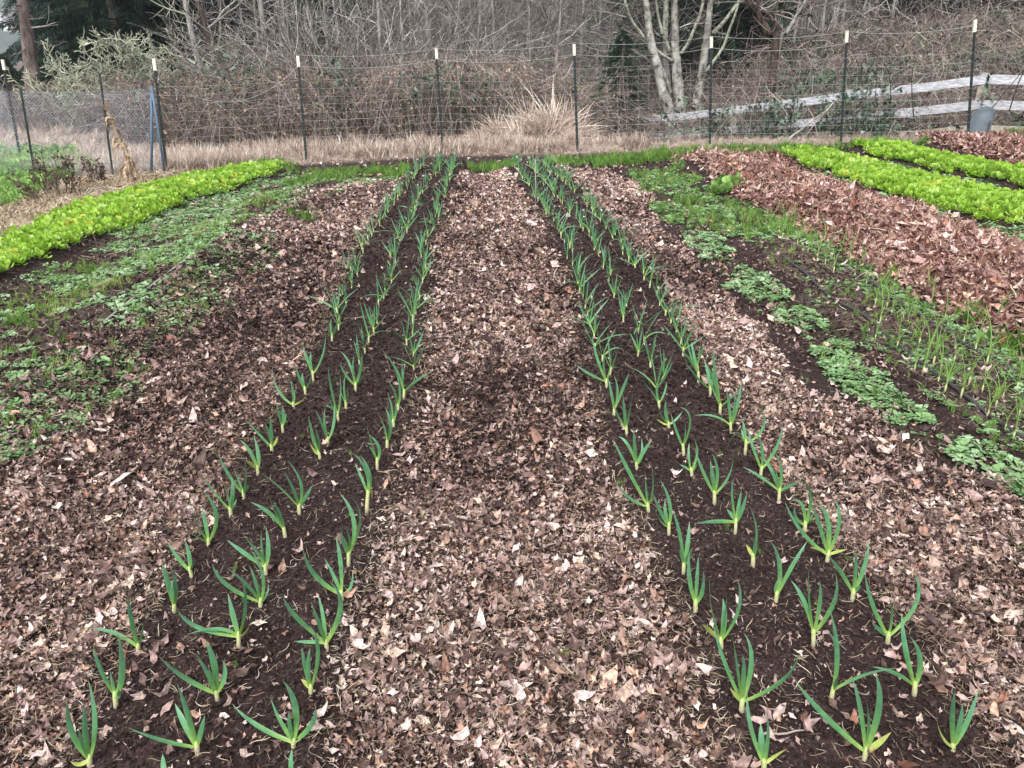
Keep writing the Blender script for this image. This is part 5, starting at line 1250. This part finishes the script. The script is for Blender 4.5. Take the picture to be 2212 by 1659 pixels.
x, y = area(1600, 2420, 17.5, 28, 20000, rs); leaf_cloud(mb, x, y, .9, 1.75, .075, rs, .47, 9, .8)
# trails of leaves over the boards
for (A, C) in zip(Ps[1:4], Ps[2:5]):
    n = 900; t = rs.rand(n); p = A[None] * (1 - t[:, None]) + C[None] * t[:, None]; keep = fbm(p[:, 0] * 1.6, p[:, 1] * 1.6, 3) > .47; p = p[keep]; n = len(p)
    p = p + np.stack([rs.normal(0, .05, n), -.06 - rs.rand(n) * .12, -rs.rand(n) ** .8 * .95 + .12], -1); scatter(mb, BL, p, rotm(rs.uniform(0, 6.28, n), rs.normal(.8, .5, n), rs.normal(0, .5, n)), .05 * rs.uniform(.7, 1.4, n), rs.beta(2, 2, n), 4)
tag(mb.build('bramble_leaves', M_bleaf), 'grey green bramble leaves trailing over the white boards and the slope', 'bramble leaves', kind='stuff')
def tangle(mb, x, y, z1, rs, rr=(.0025, .0055), step=(.08, .28), K=6):
    n = len(x); z = hgt(x, y) + rs.rand(n) * z1 * (.3 + 1.4 * fbm(x * .8, y * .8, 303)); d = nrm(rs.normal(0, 1, (n, 3)) * [1, .6, .8]); P = [np.stack([x, y, z], -1)]
    for k in range(K - 1): d = nrm(d + rs.normal(0, .4, (n, 3))); P.append(P[-1] + d * rs.uniform(*step, n)[:, None])
    tubes(mb, np.stack(P, 1), rs.uniform(*rr, n)[:, None] * np.linspace(1, .5, K)[None], 3, rs.beta(1.3, 1.3, n), False)
rs = RS(760); mb = MB(); x, y = area(330, 1330, 15.4, 18.5, 7500, rs); m = fbm(x * 1.5, y * 1.5, 70) > .38; tangle(mb, x[m], y[m], 1.1, rs)
x, y = area(1330, 2350, 14.2, 19, 9000, rs); m = y > ybf(x) + .15; tangle(mb, x[m], y[m], 1.6, rs); x, y = area(1500, 2400, 18.5, 27, 10000, rs); m = fbm(x * 1.2, y * 1.2, 71) > .4; tangle(mb, x[m], y[m], 2.0, rs, (.004, .007))
tag(mb.build('twig_tangle', M_cane), 'fine brown twigs knotted through the bramble thickets', 'twigs', kind='stuff')
rs = RS(761); mb = MB()
for (u0, u1, y0, y1, n, z1) in ((330, 1330, 15.3, 18.5, 9000, 1.3), (1330, 2350, 14.4, 19, 9000, 1.4), (1500, 2400, 18.5, 27, 9000, 2.0)):
    x, y = area(u0, u1, y0, y1, n, rs); m = fbm(x * 1.3, y * 1.3, 72) > .42; x, y = x[m], y[m]; m = (x < 2) | (y > ybf(x) - .1); x, y = x[m], y[m]; n = len(x)
    scatter(mb, LT_far, np.stack([x, y, hgt(x, y) + z1 * rs.rand(n) ** 1.3], -1), rotm(rs.uniform(0, 6.28, n), rs.normal(0, .9, n), rs.normal(0, .9, n)), rs.uniform(.015, .04, n), rs.beta(1.3, 1.3, n), 6)
tag(mb.build('dead_leaves', M_deadl), 'withered brown leaves caught in the bramble thickets', 'dead leaves', kind='stuff')
# some bold dark arching canes
mb = MB()
for L, Y0 in (([(2300,100),(2285,200),(2305,290),(2300,355)], 14.2),):
    pass
for L, Y0, r in (([(1975,265),(1970,200),(1972,150),(1985,112)], 13.6, .010), ([(1925,210),(1918,150),(1880,110),(1840,112),(1812,150),(1800,210)], 14.0, .009), ([(2115,262),(2150,225),(2212,150),(2290,60)], 13.0, .009), ([(2180,240),(2200,180),(2240,90),(2270,20)], 13.0, .011), ([(1905,310),(1890,250),(1893,180),(1895,120)], 14.4, .008), ([(2212,40),(2130,60),(2060,75),(2020,120)], 16, .008), ([(1670,95),(1760,70),(1850,85),(1930,130)], 16.5, .007), ([(1480,318),(1478,290),(1473,262)], 13.6, .008), ([(1486,300),(1465,280),(1440,255),(1425,225)], 14.5, .010)):
    P = np.array([pt(a, b, Y0) for a, b in L]); tube(mb, spline(P, 12), np.linspace(r, r * .5, 12), 5, .05)
tag(mb.build('dark_canes', M_cane), 'bold dark bramble canes arching over the white board fence', 'bramble canes', kind='stuff')
# far wood: mass of fine bare twigs behind the saplings
rs = RS(720); mb = MB()
for (u0, u1, y0, y1, n, zt, rr) in ((840, 1420, 21, 30, 7500, 4.2, (.003, .007)), (480, 1500, 21, 34, 3500, 4.2, (.003, .008)), (830, 1500, 30, 42, 6000, 6.0, (.005, .011)), (1560, 2100, 26, 40, 4500, 6.5, (.005, .010))):
    x, y = area(u0, u1, y0, y1, n, rs); z = hgt(x, y) + rs.rand(n) * zt; K = 5; d = nrm(np.stack([rs.normal(0, .8, n), rs.normal(0, .5, n), np.abs(rs.normal(.35, .6, n))], -1)); P = [np.stack([x, y, z], -1)]
    for k in range(K - 1): d = nrm(d + rs.normal(0, .25, (n, 3))); P.append(P[-1] + d * rs.uniform(.15, .4, n)[:, None])
    tubes(mb, np.stack(P, 1), rs.uniform(*rr, n)[:, None] * np.linspace(1, .4, K)[None], 3, rs.beta(2, 2.2, n), False)
tag(mb.build('twig_mass', M_twig), 'grey mass of fine bare twigs in the wood behind the saplings', 'twigs', kind='stuff')
# far stems closing the wood
rs = RS(730); mb = MB(); x, y = area(430, 2150, 32, 60, 900, rs); n = len(x); z = hgt(x, y); K = 5; hh = rs.uniform(6, 13, n); ts = np.linspace(0, 1, K)
P = np.stack([x[:, None] + np.cumsum(rs.normal(0, .12, (n, K)), 1), y[:, None] + np.zeros((n, K)), z[:, None] - .3 + hh[:, None] * ts[None]], -1); tubes(mb, P, rs.uniform(.03, .10, n)[:, None] * np.linspace(1, .4, K)[None], 5, rs.beta(2, 2, n), False)
tag(mb.build('far_wood', M_twig, smooth=True), 'far grey stems of the wood, merging into one mass behind the thicket', 'wood', kind='stuff')
rs = RS(735); mb = MB()
for (u0, u1, y0, y1, n, s, zt) in ((-150, 520, 44, 52, 1200, 1.6, 9), (400, 2300, 50, 64, 3200, 2.0, 12)):
    x, y = area(u0, u1, y0, y1, n, rs); z = hgt(x, y) + rs.rand(n) * zt; a = rs.uniform(0, 6.28, n)
    k_ = (x > pt(100, 0, 48)[0]); x, y, z, a = x[k_], y[k_], z[k_], a[k_]; n = len(x)
    scatter(mb, SPR, np.stack([x, y, z], -1), rotm(a, rs.normal(0, .3, n), rs.normal(.3, .3, n)), s * rs.uniform(.7, 1.3, n), rs.beta(2, 3, n), 7)
tag(mb.build('far_evergreens', M_con), 'dark evergreen wood far behind the bare trees', 'wood', kind='stuff')

# ------------------------------------------------------------------ dry grass
TG = [tuft(s + 20, 12, .55, .018, 3) for s in range(6)]
def tuft_area(mb, x, y, size, rs, seed, dz=0, tone=0.):
    m = visible(x, y, 200) & (fbm(x * 1.8, y * 1.8, 81) > .36 + .12 * (x > -3)); x, y = x[m], y[m]; n = len(x)
    scatter(mb, TG, np.stack([x, y, hgt(x, y) + dz], -1), rotm(rs.uniform(0, 6.28, n), rs.normal(0, .18, n), rs.normal(0, .18, n)), size * rs.uniform(.5, 1.5, n) * (.6 + .8 * fbm(x * 1.1, y * 1.1, 83)), np.clip(rs.beta(1.4, 1.4, n) + tone + .3 * (fbm(x, y, 3) - .5), 0, 1), seed)
rs = RS(740); mb = MB()
x = rs.uniform(-7.5, 2.2, 3500); y = yfence(x) + rs.uniform(-.2, 1, len(x)) ** 2 * 2.4 - .1 * rs.rand(len(x)); tuft_area(mb, x, y, .24, rs, 1, 0, .1)
x = rs.uniform(1, 9, 700); y = yfence(x) + rs.uniform(.0, 1.2, len(x)); tuft_area(mb, x, y, .12, rs, 2, 0, -.15)
x = rs.uniform(-16, -3.5, 5200); y = rs.uniform(12.3, 20.5, len(x)); m = y > yfence(x) - .3; tuft_area(mb, x[m], y[m], .20, rs, 3, 0, .2)
x = rs.uniform(-20, -4, 2500); y = rs.uniform(20, 27, len(x)); tuft_area(mb, x, y, .3, rs, 4, 0, -.1)
x = rs.uniform(-8, 10, 7000); y = yfence(x) + rs.uniform(-.35, 1.2, len(x)); m = (x < 1) | (rs.rand(len(x)) < .45); x, y = x[m], y[m]; n = len(x)
scatter(mb, TG, np.stack([x, y, hgt(x, y) - .01], -1), rotm(rs.uniform(0, 6.28, n), rs.normal(0, .5, n), rs.normal(0, .5, n)), rs.uniform(.05, .14, n), rs.beta(1.4, 1.6, n), 9)
tag(mb.build('dry_grass', M_tan), 'dry tan grass along the wire fence and across the field at the left', 'dry grass', kind='stuff')
TT_ = [tuft(s + 40, 60, .95, .020, 5) for s in range(3)]
def tall(u, Y0, H, W, n, lab, seed):
    rs = RS(seed); L = at(u, Y0); a = rs.uniform(0, 6.28, n); q = W * np.sqrt(rs.rand(n)); p = np.stack([np.cos(a) * q, np.sin(a) * q * .7, np.zeros(n)], -1); mb = MB()
    scatter(mb, TT_, p, rotm(rs.uniform(0, 6.28, n), rs.normal(0, .36, n), rs.normal(0, .36, n)), H * rs.uniform(.4, 1.0, n), np.clip(.35 + .65 * rs.beta(2.5, 1.3, n), 0, 1), seed); o = mb.build('tall_grass_clump', M_tan); o.location = L; tag(o, lab, 'grass clump')
for k_, (u, Y0, H, W, n, lab) in enumerate([(1205, 15.2, 1.25, .30, 9, 'tallest tan grass clump, just left of the fourth cream tipped post'), (1180, 14.7, .95, .35, 9, 'tan grass clump in front of the tallest one near the fourth cream tipped post'), (1150, 15.3, 1.05, .28, 7, 'tall narrow tan grass clump left of the tallest one'),
        (1130, 14.6, .70, .35, 8, 'knee high tan grass clump between the third and fourth cream tipped posts'), (1095, 15.0, .75, .30, 6, 'small tan grass clump right of the third cream tipped post'), (1065, 14.5, .50, .40, 8, 'low tan grass clump nearest the third cream tipped post'), (1110, 14.1, .38, .5, 9, 'low flattened tan grass at the foot of the tall clumps'),
        (1215, 14.3, .50, .4, 8, 'short tan grass clump at the foot of the fourth cream tipped post'), (1245, 15.0, .75, .35, 7, 'tan grass clump right behind the fourth cream tipped post'), (1290, 15.2, .5, .4, 6, 'rightmost low tan grass clump, left of the alder trunks')]): tall(u, Y0, H, W, n, lab, 20 + k_)
tall(690, 17.0, .95, .5, 6, 'pale tan grass clump in brambles right of the second cream tipped post', 5)

# ------------------------------------------------------------------ dead plants at the left
def dead_plant(px, H, W, n, lab, seed, name='dead_plant'):
    rs = RS(seed); B = unp(*px); root = empty(name, B); items = []
    for q in range(n):
        a = rs.uniform(0, 6.28); grow(rs, [rs.normal(0, W * .3), rs.normal(0, W * .2), -.03], [cos(a) * .25, sin(a) * .25, 1], H * rs.uniform(.6, 1.1), .007, 1, items, 7, .12, .05, (5, 9), (.4, .9), .35)
    mb = MB(); branches_mesh(mb, items, 4, rs=rs, rmin=.003); mb.build('stems', M_dead, root, True)
    pos = np.array([P[rs.randint(2, len(P))] for d_, P, R in items for k in range(4)]); m = len(pos); mb = MB()
    scatter(mb, LT_far, pos + rs.normal(0, .012, pos.shape), rotm(rs.uniform(0, 6.28, m), rs.normal(0, 1, m), rs.normal(0, 1, m)), rs.uniform(.010, .024, m), rs.beta(1.5, 3, m), seed); tag(mb.build('seed_heads', M_dead, root), kind='stuff'); return tag(root, lab, 'dead plant')
dead_plant((118,432), .62, .20, 9, 'tall clump of dark dead stalks with seed heads beside the netting post', 1)
dead_plant((75,440), .40, .18, 6, 'shorter clump of dark dead stalks at the far left', 2)
dead_plant((160,425), .55, .15, 6, 'dark dead stalks between the tall clump and the leaning stalk', 4)
dead_plant((212,400), .40, .14, 9, 'small rounded clump of dark dead stems beside the leaning dry stalk', 3)
B = unp(290, 402); T = pt(232, 240, B[1]); ds = empty('dead_corn_stalk', B); tag(ds, 'leaning dry stalk with curled tan leaves beside the netting', 'dead stalk'); B0 = B.copy()
Q = spline([B - B0 - [0, 0, .03], (pt(268, 330, B[1]) - B0), T - B0], 14); mb = MB(); tube(mb, Q, np.linspace(.022, .008, 14), 7, .6); mb.build('stem', M_deadl, ds, True)
rs = RS(12); mb = MB()
for k in range(34):
    i = rs.randint(1, 13); p = Q[i]; a = rs.uniform(0, 6.28); l = rs.uniform(.10, .26) * (1.15 - .5 * i / 13); d = np.array([cos(a), sin(a) * .6, 0])
    path = bez(p, p + d * l * .45 + [0, 0, -.02], p + d * l * .55 + [0, 0, -l * .95], 8) + rs.normal(0, .006, (8, 3)); V, F, Tt = leaf_ribbon(path, .034, np.array([0, -1, .2]), rs, .8); mb.add(V, F, Tt * 0 + rs.rand())
mb.build('dry_leaves', M_deadl, ds)
mb = MB(); items = []
for k in range(9): a = rs.uniform(0, 6.28); grow(rs, Q[-1], [cos(a) * .5 - .3, sin(a) * .4, .9], .16, .004, 0, items, 5)
branches_mesh(mb, items, 4, rs=rs); mb.build('tassel', M_deadl, ds)
# board lying at the corner post
mb = MB(); o = pt(425, 380, 11.2); o[2] = gz(o[0], o[1]) + .03; box(mb, (0, 0, 0), (.75, .10, .03), .15); x = mb.build('wooden_board', M_dead); x.location = tuple(float(c) for c in o); tag(x, 'grey weathered board lying on the grass right of the corner post', 'board')

# ------------------------------------------------------------------ far hill and houses
n = 60; mb = MB(); xs = np.linspace(-900, 300, n); rows = 12; V = []
for j in range(rows):
    t = j / (rows - 1)
    for i in range(n): V.append([xs[i], 420 + 380 * t, -2 + 95 * S(t, 0, 1) * (.75 + .5 * fbm(xs[i] * .004, 1, 4)) + 6 * fbm(xs[i] * .03, t * 9, 6)])
F = np.array([[j * n + i, j * n + i + 1, (j + 1) * n + i + 1, (j + 1) * n + i] for j in range(rows - 1) for i in range(n - 1)])
mb.add(np.array(V), F, .5); M_hill = mat('wooded_hill', [(0, (.05, .07, .05)), (1, (.07, .09, .06))], nscale=.04, namt=.4, rough=.9)
tag(mb.build('hill', M_hill, smooth=True), 'distant wooded hill seen through haze at the top left', 'hill', kind='structure')
def hillz(x, y): t = (y - 420) / 380; return -2 + 95 * S(t, 0, 1) * (.75 + .5 * fbm(x * .004, 1, 4)) + 6 * fbm(x * .03, t * 9, 6)
for i, (u, v, w_, lab) in enumerate([(30, 66, 9, 'far white house low on the left, seen beside the fir trunk'), (10, 50, 7, 'farther small white house at the left edge')]):
    for Y0 in np.arange(425, 790, 5.0):
        P = pt(u, v, Y0)
        if P[2] < float(hillz(P[0], Y0)): break
    h = empty('house', (P[0], Y0, float(hillz(P[0], Y0)) - .5)); tag(h, lab, 'house')
    mb = MB(); box(mb, (0, 0, 3.6), (w_, 6, 3.4), 0, .5); mb.V[0][:4, 2] = -4; mb.build('wall', M_hwall, h)
    mb = MB(); V = np.array([[-w_ / 2 - .4, -3.4, 5.25], [w_ / 2 + .4, -3.4, 5.25], [w_ / 2 + .4, 3.4, 5.25], [-w_ / 2 - .4, 3.4, 5.25], [-w_ / 2 - .4, 0, 7], [w_ / 2 + .4, 0, 7]]); mb.add(V, [np.array([[0,1,5,4],[2,3,4,5],[0,3,2,1]]), np.array([[0,4,3],[1,2,5]])], .5); mb.build('roof', M_roof, h)
    for xw in (-.25, .25): mb = MB(); box(mb, (xw * w_, -3.03, 3.9), (1.2, .08, 1.3)); mb.build('window', M_glass, h)

# ------------------------------------------------------------------ damp air
hz = MB(); box(hz, (0, 600, 61), (1900, 1900, 130), 0, .5)
mh = bpy.data.materials.new('haze_air'); mh.use_nodes = True; nt_ = mh.node_tree; nt_.nodes.clear()
vo = nt_.nodes.new('ShaderNodeVolumePrincipled'); vo.inputs['Density'].default_value = .0009; vo.inputs['Color'].default_value = (.80, .87, .95, 1); vo.inputs['Anisotropy'].default_value = .2
ou = nt_.nodes.new('ShaderNodeOutputMaterial'); nt_.links.new(vo.outputs[0], ou.inputs['Volume'])
ho = hz.build('haze', mh); tag(ho, 'thin pale damp air over the garden and the far hill', 'haze', kind='stuff')
# ================================================================== LIGHT, SKY, CAMERA
w = bpy.data.worlds.new('World'); scene.world = w; w.use_nodes = True
nt = w.node_tree; bg = nt.nodes['Background']
sky = nt.nodes.new('ShaderNodeTexSky'); sky.sky_type = 'NISHITA'; sky.sun_disc = False
SUN_EL, SUN_AZ = radians(52), radians(200)
sky.sun_elevation = SUN_EL; sky.sun_rotation = SUN_AZ; sky.air_density = 1.0; sky.dust_density = 3.0; sky.ozone_density = 1.0
hs = nt.nodes.new('ShaderNodeHueSaturation'); hs.inputs['Saturation'].default_value = .22; hs.inputs['Value'].default_value = 1.0
nt.links.new(sky.outputs[0], hs.inputs['Color']); nt.links.new(hs.outputs[0], bg.inputs['Color'])
bg.inputs['Strength'].default_value = .15
sl = bpy.data.lights.new('sun', 'SUN'); sl.energy = 1.4; sl.angle = radians(18); sl.color = (1, .97, .93)
so = bpy.data.objects.new('sun', sl); COL.objects.link(so)
# direction TO the sun, matching the sky texture's rotation (clockwise from +Y)
sd = np.array([sin(SUN_AZ) * cos(SUN_EL), cos(SUN_AZ) * cos(SUN_EL), sin(SUN_EL)])
from mathutils import Vector
so.rotation_euler = Vector(sd).to_track_quat('Z', 'Y').to_euler()
cam = bpy.data.cameras.new('camera'); co = bpy.data.objects.new('camera', cam); COL.objects.link(co)
co.location = (0, 0, CAMZ); co.rotation_euler = (pi / 2 - TH, 0, 0)
cam.sensor_fit = 'HORIZONTAL'; cam.sensor_width = 36; cam.lens = FPX / 2212 * 36; cam.clip_end = 5000; cam.clip_start = .05
scene.camera = co
scene.view_settings.view_transform = 'Standard'; scene.view_settings.look = 'None'; scene.view_settings.gamma = 1
scene.view_settings.exposure = 1.08
